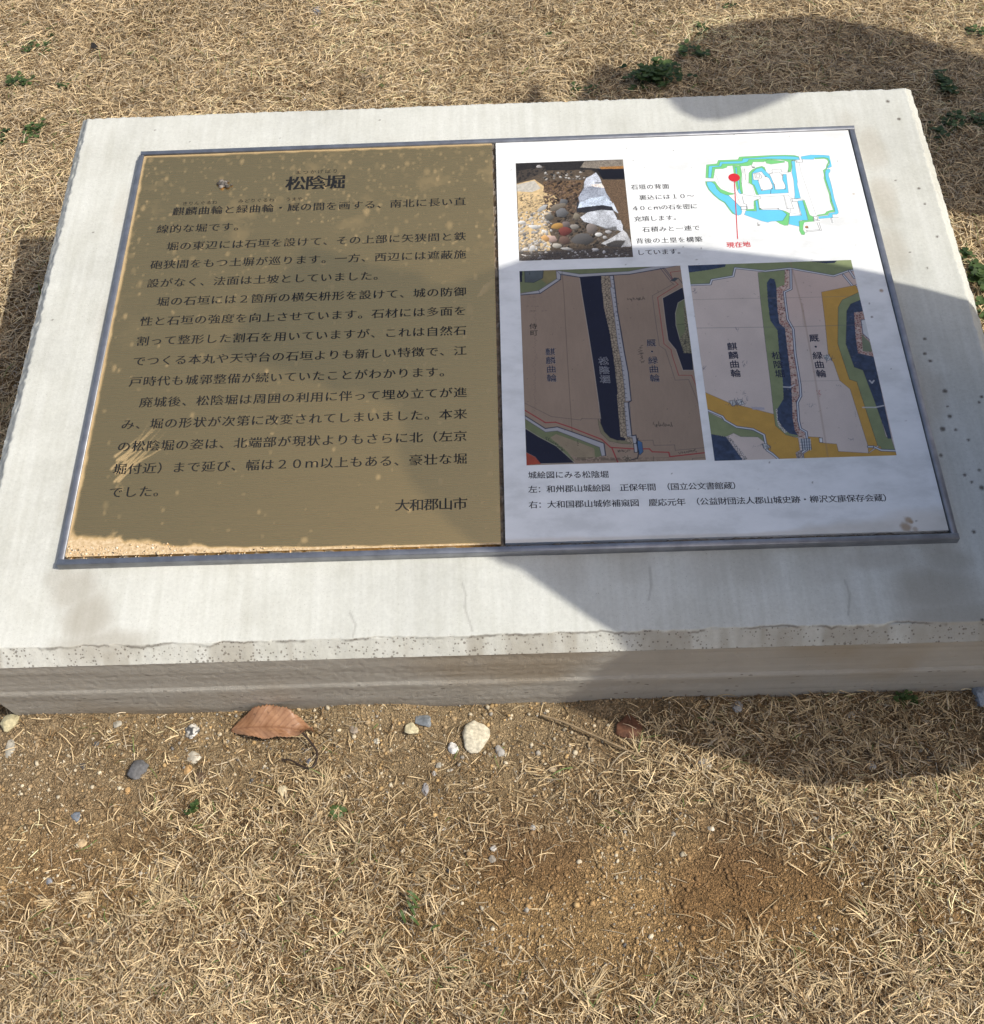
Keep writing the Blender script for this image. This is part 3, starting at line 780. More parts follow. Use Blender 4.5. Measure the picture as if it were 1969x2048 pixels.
C_ = [[(205, 473), (212, 345), (325, 340), (335, 300), (580, 290), (590, 262), (720, 255), (900, 238), (1050, 235), (1160, 240), (1210, 250), (1215, 275), (1110, 270), (900, 264), (800, 266), (655, 270), (640, 295), (600, 308), (565, 315), (360, 320), (345, 350), (250, 358), (235, 475)],
      [(1125, 290), (1165, 290), (1170, 350), (1195, 520), (1190, 545), (1228, 700), (1160, 708), (1165, 660), (1150, 500), (1130, 420), (1135, 340)],
      [(1230, 240), (1340, 220), (1480, 222), (1570, 232), (1585, 245), (1585, 340), (1560, 358), (1535, 368), (1522, 358), (1547, 330), (1550, 290), (1532, 258), (1480, 248), (1380, 255), (1370, 272), (1240, 270)],
      [(1512, 385), (1540, 375), (1558, 385), (1555, 410), (1538, 425), (1538, 450), (1560, 520), (1580, 600), (1600, 700), (1645, 840), (1648, 865), (1630, 880), (1580, 882), (1585, 915), (1430, 930), (1425, 905), (1535, 892), (1545, 868), (1610, 855), (1600, 800), (1575, 730), (1560, 640), (1530, 560), (1505, 480), (1500, 420)],
      [(190, 520), (240, 520), (275, 545), (300, 600), (340, 640), (400, 665), (430, 670), (500, 740), (565, 800), (580, 850), (570, 880), (540, 892), (505, 882), (470, 850), (430, 800), (390, 745), (330, 710), (270, 660), (215, 600), (190, 550)],
      [(620, 840), (740, 845), (735, 790), (728, 730), (750, 725), (770, 830), (980, 830), (1020, 835), (1075, 880), (1030, 950), (960, 955), (900, 958), (865, 970), (800, 955), (605, 885)],
      [(1104, 900), (1240, 890), (1210, 790), (1195, 730), (1250, 725), (1280, 830), (1310, 945), (1230, 945), (1210, 960), (1215, 1015), (1098, 990)],
      [(505, 360), (520, 360), (525, 440), (545, 480), (555, 600), (575, 655), (545, 645), (530, 615), (545, 590), (530, 520), (510, 420)],
      [(690, 420), (740, 375), (800, 362), (850, 410), (905, 460), (940, 560), (955, 600), (1060, 600), (1060, 560), (1030, 500), (1035, 435), (1070, 435), (1095, 642), (760, 660), (715, 555), (690, 540)]]
for q in G_: B.fill(q, GRN, .04, INK, .3)
for q in C_: B.fill(q, CYN, .04, INK, .35)
WHT = (.87, .875, .87)
B.fill([(700, 428), (795, 405), (830, 450), (880, 480), (918, 560), (915, 600), (795, 618), (755, 500), (705, 498)], WHT, .02, INK, .5)
B.fill([(880, 430), (990, 410), (1025, 440), (1030, 500), (1060, 560), (1060, 600), (945, 606), (930, 540), (900, 470)], WHT, .02, INK, .5)
for q, w in [([(720, 430), (770, 425), (800, 460), (790, 480), (725, 478), (720, 430)], .6), ([(735, 440), (770, 440), (775, 468), (740, 468), (735, 440)], .5), ([(890, 425), (915, 420), (910, 385), (1010, 378), (1020, 410), (1100, 415)], .5), ([(1210, 300), (1230, 400), (1400, 890)], .3),
             ([(270, 440), (290, 450), (305, 480), (330, 560), (370, 590), (500, 620), (570, 790)], .3), ([(430, 670), (565, 800)], .4), ([(610, 370), (620, 500), (650, 540), (690, 570), (720, 670)], .3), ([(600, 360), (590, 460), (575, 560)], .3), ([(620, 500), (605, 380), (700, 360)], .3), ([(580, 680), (600, 760), (630, 770), (640, 820)], .6),
             ([(590, 660), (720, 680), (780, 680), (780, 710), (740, 712)], .5), ([(620, 710), (740, 712)], .3), ([(790, 690), (1030, 672), (1090, 668), (1130, 700)], .4), ([(1040, 672), (1075, 815), (1150, 818), (1110, 700)], .5), ([(1075, 815), (1090, 820), (1050, 680)], .3), ([(780, 820), (985, 815), (990, 828)], .6), ([(640, 770), (720, 780)], .3),
             ([(1190, 740), (1140, 742), (1130, 705), (1260, 712)], .7), ([(1240, 890), (1225, 880), (1195, 745)], .5), ([(565, 795), (630, 790), (630, 825), (570, 828), (565, 795)], .7), ([(685, 340), (700, 365), (720, 360)], .9), ([(1180, 290), (1180, 305), (1250, 302), (1245, 270)], .6), ([(1120, 820), (1110, 860), (1230, 885)], .4),
             ([(1370, 905), (1410, 900), (1420, 945), (1380, 955), (1370, 905)], .6), ([(1380, 930), (1440, 950)], .7), ([(1430, 965), (1460, 1058), (1300, 1075), (1295, 1058), (1440, 1050), (1410, 970)], .6), ([(1280, 1085), (1300, 1075)], .4), ([(1280, 980), (1340, 975)], .3), ([(1650, 915), (1570, 918), (1588, 975), (1575, 975), (1560, 920)], .5),
             ([(900, 610), (895, 650)], .7), ([(910, 540), (940, 545), (945, 600)], .5), ([(1130, 280), (1200, 290)], .8), ([(560, 345), (580, 360), (585, 420)], .4)]:
    B.line(q, INK, w)
for (u, v) in [(760, 500), (800, 608), (910, 595), (1055, 598), (1025, 445), (840, 462), (980, 818), (780, 815), (1095, 400), (710, 355)]: B.line([(u - 5, v), (u + 5, v)], INK, 1.2)
B.stone(1295, 1022, 24, 16, (.42, .22, .10), .2)
# the plan is printed straight on the panel: keep only the inked part of the sheet
Mk = (np.abs(B.C - np.array(WHT)).max(-1) > .05)
Mk[1:] |= Mk[:-1]; Mk[:-1] |= Mk[1:]; Mk[:, 1:] |= Mk[:, :-1]; Mk[:, :-1] |= Mk[:, 1:]
F = grid_faces(len(B.x), len(B.y)); F = F[Mk.ravel()[F].any(1)]
P = np.stack([B.X / 1000, B.Y / 1000, np.full_like(B.X, ZP + .00012)], -1).reshape(-1, 3)
used = np.unique(F); rem = np.full(len(P), -1); rem[used] = np.arange(len(used))
fast_mesh('castle_plan', loc(P[used]), rem[F], M_PRINT, panel, False, {'col': B.C.reshape(-1, 3)[used]})
# red dot and pointer line
dx, dy = pl(*B.fn(492, 473)); lx, ly = pl(*B.fn(530, 1152)); n = 40
r = 7.0e-3
V = [(dx, dy, ZP + .0003)] + [(dx + r * math.cos(a), dy + r * math.sin(a), ZP + .0003) for a in np.linspace(0, 2 * np.pi, n, endpoint=False)]
F = [(0, 1 + i, 1 + (i + 1) % n) for i in range(n)]
hw = .00055; k = len(V)
V += [(lx - hw, ly, ZP + .00024), (lx + hw, ly, ZP + .00024), (dx + hw, dy, ZP + .00024), (dx - hw, dy, ZP + .00024)]
me = bpy.data.meshes.new('location_marker'); me.from_pydata(loc(np.array(V)).tolist(), [], F + [(k, k + 1, k + 2, k + 3)]); me.materials.append(M_RED)
link(bpy.data.objects.new('location_marker', me), panel)

NV, DG_, TAU, GR1 = (.010, .011, .026), (.05, .05, .055), (.27, .20, .145), (.145, .165, .082)
# --- old map, left
O = Ras(25.2, 211.6, -193.0, 77.5, .5, TAU)
O.fn = lambda a, b: (1000 + a / 4.261, 500 + b / 4.261)
O.C *= (.90 + .2 * vnoise(O.X, O.Y, .03, 2, 5))[..., None] * (.95 + .1 * vnoise(O.X, O.Y * .2, .5, 5, 3))[..., None]
O.fill([(165, 180), (480, 175), (490, 240), (330, 345), (172, 368)], GR1, .15)
O.fill([(360, 177), (480, 175), (485, 240), (400, 290), (350, 250)], (.20, .17, .075), .2)
O.fill([(212, 178), (372, 176), (366, 240), (290, 278), (215, 275)], (.085, .10, .105), .4, (.02, .02, .03), .6, .08)
O.fill([(165, 178), (192, 178), (190, 272), (170, 272)], NV)
O.fill([(490, 172), (1345, 130), (1240, 160), (1100, 184), (860, 198), (680, 208), (520, 190)], GR1, .12)
WALL = (.34, .335, .345)
for w in ([(172, 372), (332, 345), (345, 372), (175, 386)], [(332, 345), (488, 245), (520, 250), (345, 372)], [(480, 178), (520, 195), (520, 252), (486, 248)], [(486, 176), (680, 206), (860, 196), (1100, 182), (1370, 130), (1530, 130), (1400, 158), (1110, 208), (860, 222), (680, 234), (518, 212)]):
    O.fill(w, WALL, .05, (.02, .022, .05), .5)
O.line([(175, 384), (345, 370), (518, 252), (520, 205), (680, 232), (860, 220), (1110, 206), (1400, 155)], (.015, .018, .05), 1.0)
O.fill([(860, 222), (940, 222), (945, 440), (975, 560), (1005, 800), (1035, 950), (1065, 1200), (1070, 1290), (1060, 1300), (1075, 1480), (1085, 1590), (1135, 1605), (1135, 1660), (1070, 1640), (1072, 1605), (1030, 1600), (1010, 1380), (990, 1230), (970, 930), (935, 700), (910, 600), (880, 430), (866, 300)], (.30, .235, .165))
st1 = [(866, 222), (938, 222), (945, 440), (975, 560), (1005, 800), (1035, 950), (1065, 1200), (1070, 1285), (1060, 1300), (1075, 1480), (1085, 1590), (1130, 1600), (1135, 1660), (1072, 1640), (1072, 1605), (1030, 1595), (1008, 1380), (1000, 1230), (973, 930), (938, 700), (914, 600), (884, 430), (868, 300)]
O.stones(st1, 3.6, (.31, .25, .175), (.035, .028, .022), .12, .42, seed=4)
O.fill([(678, 235), (865, 222), (867, 300), (883, 430), (890, 500), (913, 600), (937, 700), (972, 930), (1005, 1220), (998, 1245), (1010, 1380), (1030, 1590), (1072, 1605), (1070, 1622), (1000, 1622), (940, 1600), (890, 1550), (860, 1480), (840, 1300), (800, 1000), (745, 650), (700, 380)], NV, .15)
O.line([(680, 240), (700, 380), (745, 650), (800, 1000), (842, 1300), (860, 1440)], (.42, .38, .33), .5)
O.fill([(838, 1440), (860, 1480), (890, 1550), (940, 1600), (1000, 1622), (1070, 1625), (1130, 1655), (1040, 1652), (930, 1628), (862, 1562), (840, 1485)], (.19, .17, .10), .1, (.05, .05, .04), .3)
for w in ([(938, 222), (968, 220), (982, 330), (955, 332)], [(940, 318), (978, 318), (1003, 530), (975, 560), (960, 440)], [(975, 540), (1005, 530), (1030, 700), (1060, 870), (1095, 1050), (1120, 1285), (1070, 1290), (1065, 1200), (1035, 950), (1005, 800)], [(1060, 1300), (1090, 1300), (1120, 1285), (1105, 1300), (1125, 1590), (1085, 1590), (1075, 1480)], [(1085, 1590), (1160, 1575), (1172, 1645), (1140, 1655), (1130, 1600)]):
    O.fill(w, WALL, .05, (.03, .035, .06), .45)
for k in range(34):
    q = k / 34; y = 250 + q * 1320; x = 950 + (y - 250) * .118 + (6 if y < 1290 else -14); O.line([(x, y), (x + 9, y + 2)], (.05, .05, .07), .8)
O.line([(968, 222), (982, 330), (1005, 530), (1035, 700), (1062, 870), (1096, 1050), (1120, 1285), (1095, 1300), (1110, 1440), (1126, 1585), (1160, 1578), (1172, 1645)], (.012, .016, .045), 1.1)
O.fill([(1387, 410), (1560, 316), (1580, 420), (1640, 880), (1652, 1025), (1560, 1025), (1500, 850), (1435, 770), (1415, 640)], NV, .1, (.45, .4, .34), .4)
O.fill([(1575, 418), (1520, 450), (1497, 540), (1502, 640), (1535, 765), (1590, 690), (1580, 480)], GR1, .15, (.40, .36, .30), .4)
O.stones([(1565, 480), (1590, 480), (1640, 880), (1570, 878), (1532, 765), (1580, 690)], 3.2, (.20, .18, .11), (.03, .028, .022), .12, .4, seed=6)
O.line([(1505, 635), (1575, 632)], (.03, .03, .03), .6, 1, .3)
O.line([(1545, 178), (1455, 190), (1465, 240), (1520, 295), (1345, 405), (1375, 620), (1400, 800), (1460, 850), (1470, 900), (1525, 1068), (1635, 1068), (1675, 1160)], (.25, .02, .025), .7)
O.line([(1478, 290), (1300, 390), (1330, 620), (1360, 815), (1412, 850), (1495, 1110), (1610, 1105), (1695, 1315)], DG_, .4)
for dx_ in (-22, 0, 14): O.line([(1390 + dx_, 155), (1468 + dx_, 255)], (.03, .035, .07), .7)
O.fill([(1450, 262), (1490, 235), (1525, 240), (1490, 270)], (.04, .05, .06), .1); O.line([(1450, 265), (1485, 295)], DG_, .6); O.line([(1520, 240), (1570, 300)], (.02, .025, .05), .8)
O.line([(530, 175), (545, 350), (575, 900), (600, 1300), (625, 1680)], (.09, .07, .05), .6, .8)
O.line([(212, 1305), (440, 1420), (690, 1450), (700, 1438), (860, 1440)], DG_, .4)
O.fill([(217, 1440), (390, 1550), (490, 1540), (610, 1588), (850, 1680), (868, 1755), (815, 1772), (803, 1690), (600, 1612), (480, 1570), (430, 1600), (560, 1700), (640, 1800), (500, 1745), (217, 1530)], GR1, .15)
O.fill([(430, 1600), (480, 1572), (600, 1612), (803, 1692), (812, 1765), (700, 1790), (600, 1740)], (.25, .20, .13), .15)
O.fill([(214, 1412), (388, 1522), (490, 1508), (620, 1552), (888, 1648), (902, 1752), (868, 1757), (850, 1682), (610, 1588), (490, 1542), (390, 1552), (215, 1440)], WALL, .05, (.03, .035, .06), .5)
O.line([(214, 1412), (388, 1522), (490, 1508), (620, 1552), (888, 1648), (902, 1752)], (.012, .016, .045), 1.1)
O.fill([(217, 1520), (330, 1590), (480, 1670), (570, 1750), (640, 1815), (345, 1822), (300, 1765), (222, 1725)], NV, .15, (.4, .36, .3), .4)
O.fill([(222, 1725), (300, 1765), (350, 1822), (225, 1835)], (.30, .055, .03), .2)
for q in ([(212, 1365), (390, 1472), (475, 1468), (600, 1510), (870, 1615), (945, 1683), (1140, 1695), (1275, 1695), (1300, 1720), (1440, 1725), (1450, 1762), (1745, 1728)], [(955, 1685), (1008, 1815)]): O.line(q, (.28, .018, .025), 1.25)
O.line([(1180, 1622), (1305, 1622), (1315, 1665), (1490, 1662), (1495, 1708), (1740, 1685)], DG_, .4)
O.line([(1640, 1800), (1645, 1775), (1745, 1770)], DG_, .4); O.line([(1310, 1760), (1312, 1805)], DG_, .4)
O.fill([(1175, 1622), (1212, 1640), (1222, 1720), (1195, 1748), (1172, 1712)], (.05, .12, .25), .3, (.01, .015, .03), .5); O.fill([(1140, 1650), (1172, 1650), (1175, 1725), (1148, 1725)], WALL, .05, (.02, .02, .03), .8)
O.line([(1115, 1790), (1175, 1775), (1185, 1725), (1165, 1640), (1178, 1605)], (.012, .016, .03), 1.2)
O.stones([(1045, 1755), (1112, 1748), (1125, 1800), (1052, 1808)], 3, (.28, .22, .16), (.03, .025, .02), .1, .4, seed=8)
BK = (.018, .016, .015)
for p0, p1, amp, n_, sd in [((1082, 420), (1235, 418), 9, 22, 1), ((1195, 815), (1215, 965), 12, 26, 2), ((1300, 1492), (1475, 1490), 10, 26, 3), ((390, 1598), (550, 1710), 8, 30, 4), ((1005, 1714), (1112, 1712), 7, 18, 5), ((1530, 1726), (1675, 1714), 7, 24, 6), ((665, 1620), (660, 1670), 4, 6, 7), ((250, 190), (258, 205), 5, 3, 8)]:
    O.scribble(p0, p1, BK, amp, n_, .45, sd)
for k in range(60): O.line([(300 + O.r.normal(0, 6), 480 + k * 15), (300 + O.r.normal(0, 9), 488 + k * 15)], (.10, .075, .055), .5, .5)
for q in ((250, 400, 370, 405), (230, 478, 330, 480), (235, 520, 400, 520)): O.line([(q[0], q[1]), (q[2], q[3])], (.10, .08, .06), .7, .7, .5)
for k in range(40): O.line([(O.r.uniform(560, 900), 1780 + O.r.normal(0, 14)), (O.r.uniform(560, 1500), 1788 + O.r.normal(0, 12))], (.05, .04, .03), .4, .35, .4)
for k in range(90):
    u, v = O.r.uniform(200, 1700), O.r.uniform(200, 1780); O.line([(u, v), (u + O.r.normal(0, 5), v + O.r.normal(0, 5))], (.06, .05, .04), O.r.uniform(.3, .8), .6)
old1 = O.obj('old_map', .00012, panel)

# --- old map, right
Q = Ras(220.6, 408.6, -194.6, 77.4, .5, (.53, .455, .405))
Q.fn = lambda a, b: (1360 + a / 4.0957, 500 + b / 4.0957)
Q.C *= (.90 + .2 * vnoise(Q.X, Q.Y, .04, 2, 5))[..., None]
Q.C *= (np.array([1, 1, 1]) - np.array([.02, .10, .12]) * sstep(300, 330, Q.X + .12 * Q.Y)[..., None] * sstep(-60, 20, Q.Y)[..., None])
GR2, BLU, ORG = (.20, .235, .115), (.030, .047, .090), (.47, .275, .055)
LN = (.03, .032, .045)
Q.fill([(60, 120), (1410, 80), (1425, 165), (1385, 170), (1260, 215), (1060, 178), (910, 150), (700, 175), (455, 148), (440, 215), (260, 245), (250, 282), (75, 290)], GR2, .15)
Q.fill([(60, 120), (380, 112), (370, 138), (250, 162), (70, 186)], BLU, .5, fr=.3); Q.fill([(1060, 95), (1290, 86), (1270, 105), (1200, 110)], (.014, .02, .045), .3)
Q.fill([(640, 185), (860, 165), (860, 285), (800, 310), (800, 640), (860, 700), (900, 1050), (920, 1380), (980, 1535), (870, 1518), (780, 1445), (770, 1345), (745, 1110), (700, 750), (660, 400)], GR2, .15, LN, .3)
Q.fill([(740, 230), (775, 240), (790, 290), (800, 480), (815, 600), (862, 640), (880, 800), (910, 1050), (920, 1220), (925, 1380), (945, 1480), (975, 1520), (900, 1505), (830, 1450), (798, 1390), (800, 1300), (850, 1220), (845, 1080), (815, 850), (800, 660), (740, 575), (722, 430), (713, 270)], BLU, .6, fr=.25)
sb = [(862, 165), (890, 160), (890, 290), (850, 345), (850, 420), (875, 570), (915, 640), (935, 850), (970, 1100), (975, 1200), (950, 1260), (965, 1420), (985, 1480), (1025, 1500), (1020, 1542), (975, 1532), (945, 1480), (925, 1380), (920, 1220), (910, 1050), (880, 800), (862, 640), (815, 600), (800, 480), (792, 312), (858, 285)]
Q.stones(sb, 2.9, (.26, .125, .10), (.50, .40, .34), .3, .5, ((.45, .33, .27), .3), seed=3)
wl = [(890, 160), (910, 158), (912, 320), (857, 345), (866, 430), (885, 570), (930, 650), (945, 850), (985, 1100), (992, 1195), (964, 1250), (974, 1400), (990, 1465), (1035, 1490), (1045, 1548)]
Q.line(wl, (.035, .05, .11), 3.0); Q.line(wl, (.62, .64, .66), 1.1)
def dbl(q): Q.line(q, (.07, .085, .13), 3.0); Q.line(q, (.60, .62, .64), 1.2)
dbl([(75, 288), (250, 281), (262, 245), (437, 215), (453, 148), (700, 174), (905, 151), (1060, 178), (1260, 213), (1385, 170), (1425, 165)]); dbl([(1340, 205), (1420, 300), (1450, 290)]); dbl([(1390, 170), (1430, 230)])
Q.fill([(1160, 345), (1440, 288), (1470, 345), (1330, 410), (1298, 470), (1295, 770), (1390, 1060), (1450, 1080), (1620, 1600), (1545, 1662), (1540, 1600), (1395, 1140), (1310, 1070), (1260, 925), (1215, 850), (1190, 590)], ORG, .1, LN, .3)
Q.fill([(1470, 345), (1490, 420), (1400, 450), (1370, 500), (1360, 770), (1430, 960), (1500, 985), (1610, 1260), (1690, 1530), (1735, 1550), (1765, 1645), (1650, 1640), (1620, 1600), (1450, 1080), (1390, 1060), (1295, 770), (1298, 470), (1330, 410)], GR2, .15, LN, .3)
Q.fill([(1490, 405), (1520, 560), (1680, 1290), (1735, 1545), (1705, 1545), (1600, 1250), (1500, 985), (1430, 960), (1362, 770), (1367, 500), (1400, 442)], BLU, .6, LN, .3, .25)
Q.stones([(1428, 512), (1500, 504), (1600, 880), (1580, 872), (1460, 845), (1440, 700)], 2.9, (.25, .12, .10), (.48, .38, .33), .3, .5, ((.42, .32, .27), .2), seed=5)
Q.fill([(1490, 690), (1560, 760), (1575, 835), (1500, 830)], (.16, .19, .12), .15); Q.fill([(1485, 575), (1525, 568), (1565, 745), (1500, 685)], (.55, .56, .56), .05, (.06, .09, .15), .9)
Q.fill([(200, 1163), (400, 1250), (770, 1345), (785, 1440), (870, 1515), (970, 1540), (985, 1640), (950, 1660), (960, 1710), (810, 1712), (720, 1640), (690, 1510), (600, 1465), (470, 1445), (370, 1390), (240, 1310), (222, 1310)], ORG, .1, LN, .3)
Q.fill([(1050, 1530), (1150, 1535), (1170, 1580), (1285, 1590), (1300, 1650), (1550, 1665), (1640, 1605), (1660, 1640), (1765, 1645), (1780, 1695), (1020, 1712), (1000, 1680), (1060, 1640)], ORG, .1, LN, .3)
Q.fill([(232, 1328), (360, 1390), (460, 1455), (600, 1480), (680, 1520), (690, 1572), (640, 1532), (500, 1530), (440, 1500), (380, 1530), (252, 1508)], GR2, .15, LN, .3)
Q.fill([(252, 1508), (380, 1532), (450, 1620), (545, 1725), (275, 1728)], BLU, .6, fr=.25)
Q.stones([(378, 1530), (402, 1520), (556, 1712), (515, 1718)], 2.4, (.52, .46, .42), (.07, .07, .08), .1, .4, seed=7)
Q.stones([(785, 1300), (800, 1300), (802, 1390), (840, 1450), (880, 1490), (860, 1500), (800, 1430)], 2.2, (.50, .48, .42), (.07, .07, .08), .1, .4, seed=9)
dbl([(226, 1312), (350, 1365), (370, 1395), (465, 1450), (600, 1468), (690, 1515), (715, 1640), (760, 1670), (805, 1710)]); dbl([(1590, 1612), (1650, 1640), (1765, 1645)]); dbl([(1545, 1612), (1580, 1612)]); dbl([(1010, 1710), (1000, 1660), (1060, 1620)])
Q.stones([(950, 1660), (1000, 1640), (1012, 1705), (958, 1708)], 2.8, (.36, .30, .27), (.10, .09, .09), .2, .4, seed=11)
Q.fill([(985, 1548), (1065, 1545), (1080, 1632), (1005, 1642)], (.20, .24, .28), .3, LN, .6)
for k in range(9): Q.line([(988 + 10 * k, 1548), (1000 + 9 * k, 1640)], (.05, .06, .09) if k % 2 else (.6, .6, .6), .6)
for y in (1575, 1600, 1622): Q.line([(985, y), (1078, y - 3)], (.05, .06, .08), .5)
Q.fill([(1140, 1540), (1168, 1540), (1172, 1578), (1145, 1576)], (.6, .6, .6), .05, LN, .6)
for (u, v) in [(440, 1255), (500, 1250), (1215, 885), (710, 1610)]:
    Q.fill([(u - 38, v - 18), (u + 5, v - 25), (u + 30, v + 10), (u - 10, v + 25)], (.50, .50, .48), .2, LN, .5); Q.scribble((u - 40, v), (u + 40, v), (.06, .08, .11), 16, 16, .4, u)
Q.fill([(585, 1285), (690, 1290), (695, 1310), (600, 1308)], (.36, .34, .38), .1)
for p0, p1, am, n_, sd in [((120, 310), (125, 360), 14, 10, 1), ((455, 650), (480, 650), 9, 8, 2), ((505, 930), (540, 940), 12, 8, 3), ((190, 965), (205, 970), 12, 8, 4), ((520, 1160), (560, 1240), 10, 10, 5), ((1285, 1105), (1330, 1115), 5, 6, 6), ((1436, 1320), (1438, 1370), 3, 6, 7), ((1385, 1550), (1425, 1555), 6, 7, 8), ((1050, 1260), (1120, 1275), 10, 8, 9), ((590, 1610), (680, 1600), 7, 7, 12)]:
    Q.scribble(p0, p1, (.16, .15, .17), am, n_, .35, sd)
Q.scribble((1135, 1150), (1155, 1200), (.35, .08, .07), 9, 9, .4, 21)
for q, c, w, a_ in [([(95, 408), (500, 398), (1000, 390), (1490, 376)], (.20, .17, .14), .8, .5), ([(120, 640), (900, 630), (1500, 612)], (.12, .12, .12), .8, .6), ([(960, 1075), (1310, 1070)], (.16, .14, .13), .5, .6), ([(905, 90), (1010, 500), (1100, 1000), (1215, 1700)], (.26, .17, .11), 2.0, .35), ([(1000, 440), (1020, 620)], (.25, .18, .12), 3, .25)]: Q.line(q, c, w, a_)
for k in range(190):
    u, v = Q.r.uniform(110, 1500), Q.r.uniform(180, 1600)
    if 880 < u < 1180 and v < 700 or Q.r.random() < .5: Q.line([(u, v), (u + Q.r.normal(0, 7), v + Q.r.normal(0, 5))], (.20, .16, .13), Q.r.uniform(.3, .9), .6)
for q in ([(850, 1122), (905, 1125), (940, 1105)], [(1500, 1290), (1600, 1290), (1670, 1275)], [(1555, 1070), (1575, 1090), (1590, 1070)]): Q.line(q, (.50, .50, .50), 1.6, .8)
old2 = Q.obj('old_map', .00012, panel)

N1 = [('麒麟曲輪', (56, -43.3), (56.2, -79.9), 11.2), ('松陰堀', (114.2, -58.4), (114.1, -83.6), 11.6), ('厩・緑曲輪', (168.4, -35.5), (168.0, -84.5), 11.2)]
N2 = [('麒麟曲輪', (256.8, -44), (256.2, -81.4), 11.3), ('松陰堀', (303.7, -58.8), (303.8, -83.8), 11.4), ('厩・緑曲輪', (348.2, -36.1), (348.0, -85.6), 11.3)]
for q in N1:
    moat = q[0] == '松陰堀'
    lettering('place_name_outline', [q], M_WHITE, panel, 0, .019 if moat else .012, .00022)
    lettering('place_name_lettering', [q], M_NAVY, panel, 0, .003 if moat else .006, .00032)
for q in N2: lettering('place_name_lettering', [q], M_NAVY, panel, 0, .012, .0003)
lettering('handwritten_lettering', [('侍町', (38.4, -6), (38.8, -15.5), 9.0)], M_INK, panel, .004, .004, .0002)

# ------------------------------------------------------------------ dry grass clippings, living sprigs of dead grass, gravel
DU = np.array([-400, 0, 200, 400, 600, 800, 1000, 1200, 1400, 1600, 1800, 2000, 2400.])
DV = np.array([1380, 1400, 1480, 1560, 1640, 1720, 1800, 1900, 2048, 2400.])
DT = np.array([[.15, .05, .10, .08, .06, .05, .05, .12, .40, .62, .58, .40, .4],
               [.15, .05, .14, .10, .10, .06, .06, .12, .42, .64, .58, .40, .4],
               [.15, .04, .30, .14, .34, .07, .10, .16, .52, .64, .50, .34, .4],
               [.15, .04, .10, .22, .34, .20, .26, .38, .62, .62, .52, .38, .4],
               [.2, .08, .14, .55, .66, .42, .34, .40, .26, .58, .64, .52, .5],
               [.3, .14, .24, .60, .60, .54, .14, .16, .07, .18, .68, .58, .6],
               [.4, .22, .44, .55, .62, .50, .12, .06, .06, .08, .48, .54, .6],
               [.7, .60, .70, .76, .72, .42, .20, .14, .20, .34, .50, .56, .6],
               [.9, .92, .92, .90, .84, .66, .52, .52, .76, .88, .94, .85, .9],
               [.9, .9, .9, .9, .85, .8, .8, .8, .9, .9, .9, .9, .9]])
def front_density(u, v):
    u = np.clip(u, DU[0], DU[-1] - 1e-3); v = np.clip(v, DV[0], DV[-1] - 1e-3)
    i = np.searchsorted(DU, u, 'right') - 1; j = np.searchsorted(DV, v, 'right') - 1
    fu = (u - DU[i]) / (DU[i + 1] - DU[i]); fv = (v - DV[j]) / (DV[j + 1] - DV[j])
    return (DT[j, i] * (1 - fu) + DT[j, i + 1] * fu) * (1 - fv) + (DT[j + 1, i] * (1 - fu) + DT[j + 1, i + 1] * fu) * fv
BARE = [gd(640, 150) + (.10, .35), gd(560, 195) + (.12, .45), gd(300, 60) + (.08, .3), gd(210, 215) + (.08, .35), gd(1180, 150) + (.08, .3), gd(60, 640) + (.10, .4), gd(50, 800) + (.12, .5), gd(900, 120) + (.07, .3)]
def density(x, y):
    P = np.stack([x, y, np.zeros_like(x)], -1)
    u, v = px(P)
    d = np.full(x.shape, .97)
    for bx, by, r, k in BARE:
        q = np.hypot(x - bx, y - by) / r * (.6 + .8 * vnoise(x, y, 14, 81, 3)); d = np.minimum(d, 1 - k * (1 - sstep(.3, 1.1, q)))
    side = (np.abs(x) > .6) & (y > -.47) & (y < .42)
    d = np.where(side & (x < 0), np.minimum(d, .55 + .4 * vnoise(x, y, 7, 82, 3)), d)
    fr = front_density(u, v)
    front = y < -.44
    w = np.clip((-.38 - y) / .03, 0, 1)
    fr = np.where(fr < .8, fr ** 1.45, fr) * (.25 + 1.35 * vnoise(x, y, 18, 83, 4)) * np.where(fr < .75, 1, 1.15)
    d = d * (1 - w) + np.clip(fr, 0, 1) * w
    inside = (np.abs(x) < .585) & (y > -.412) & (y < .476)
    return np.where(inside, 0, d)

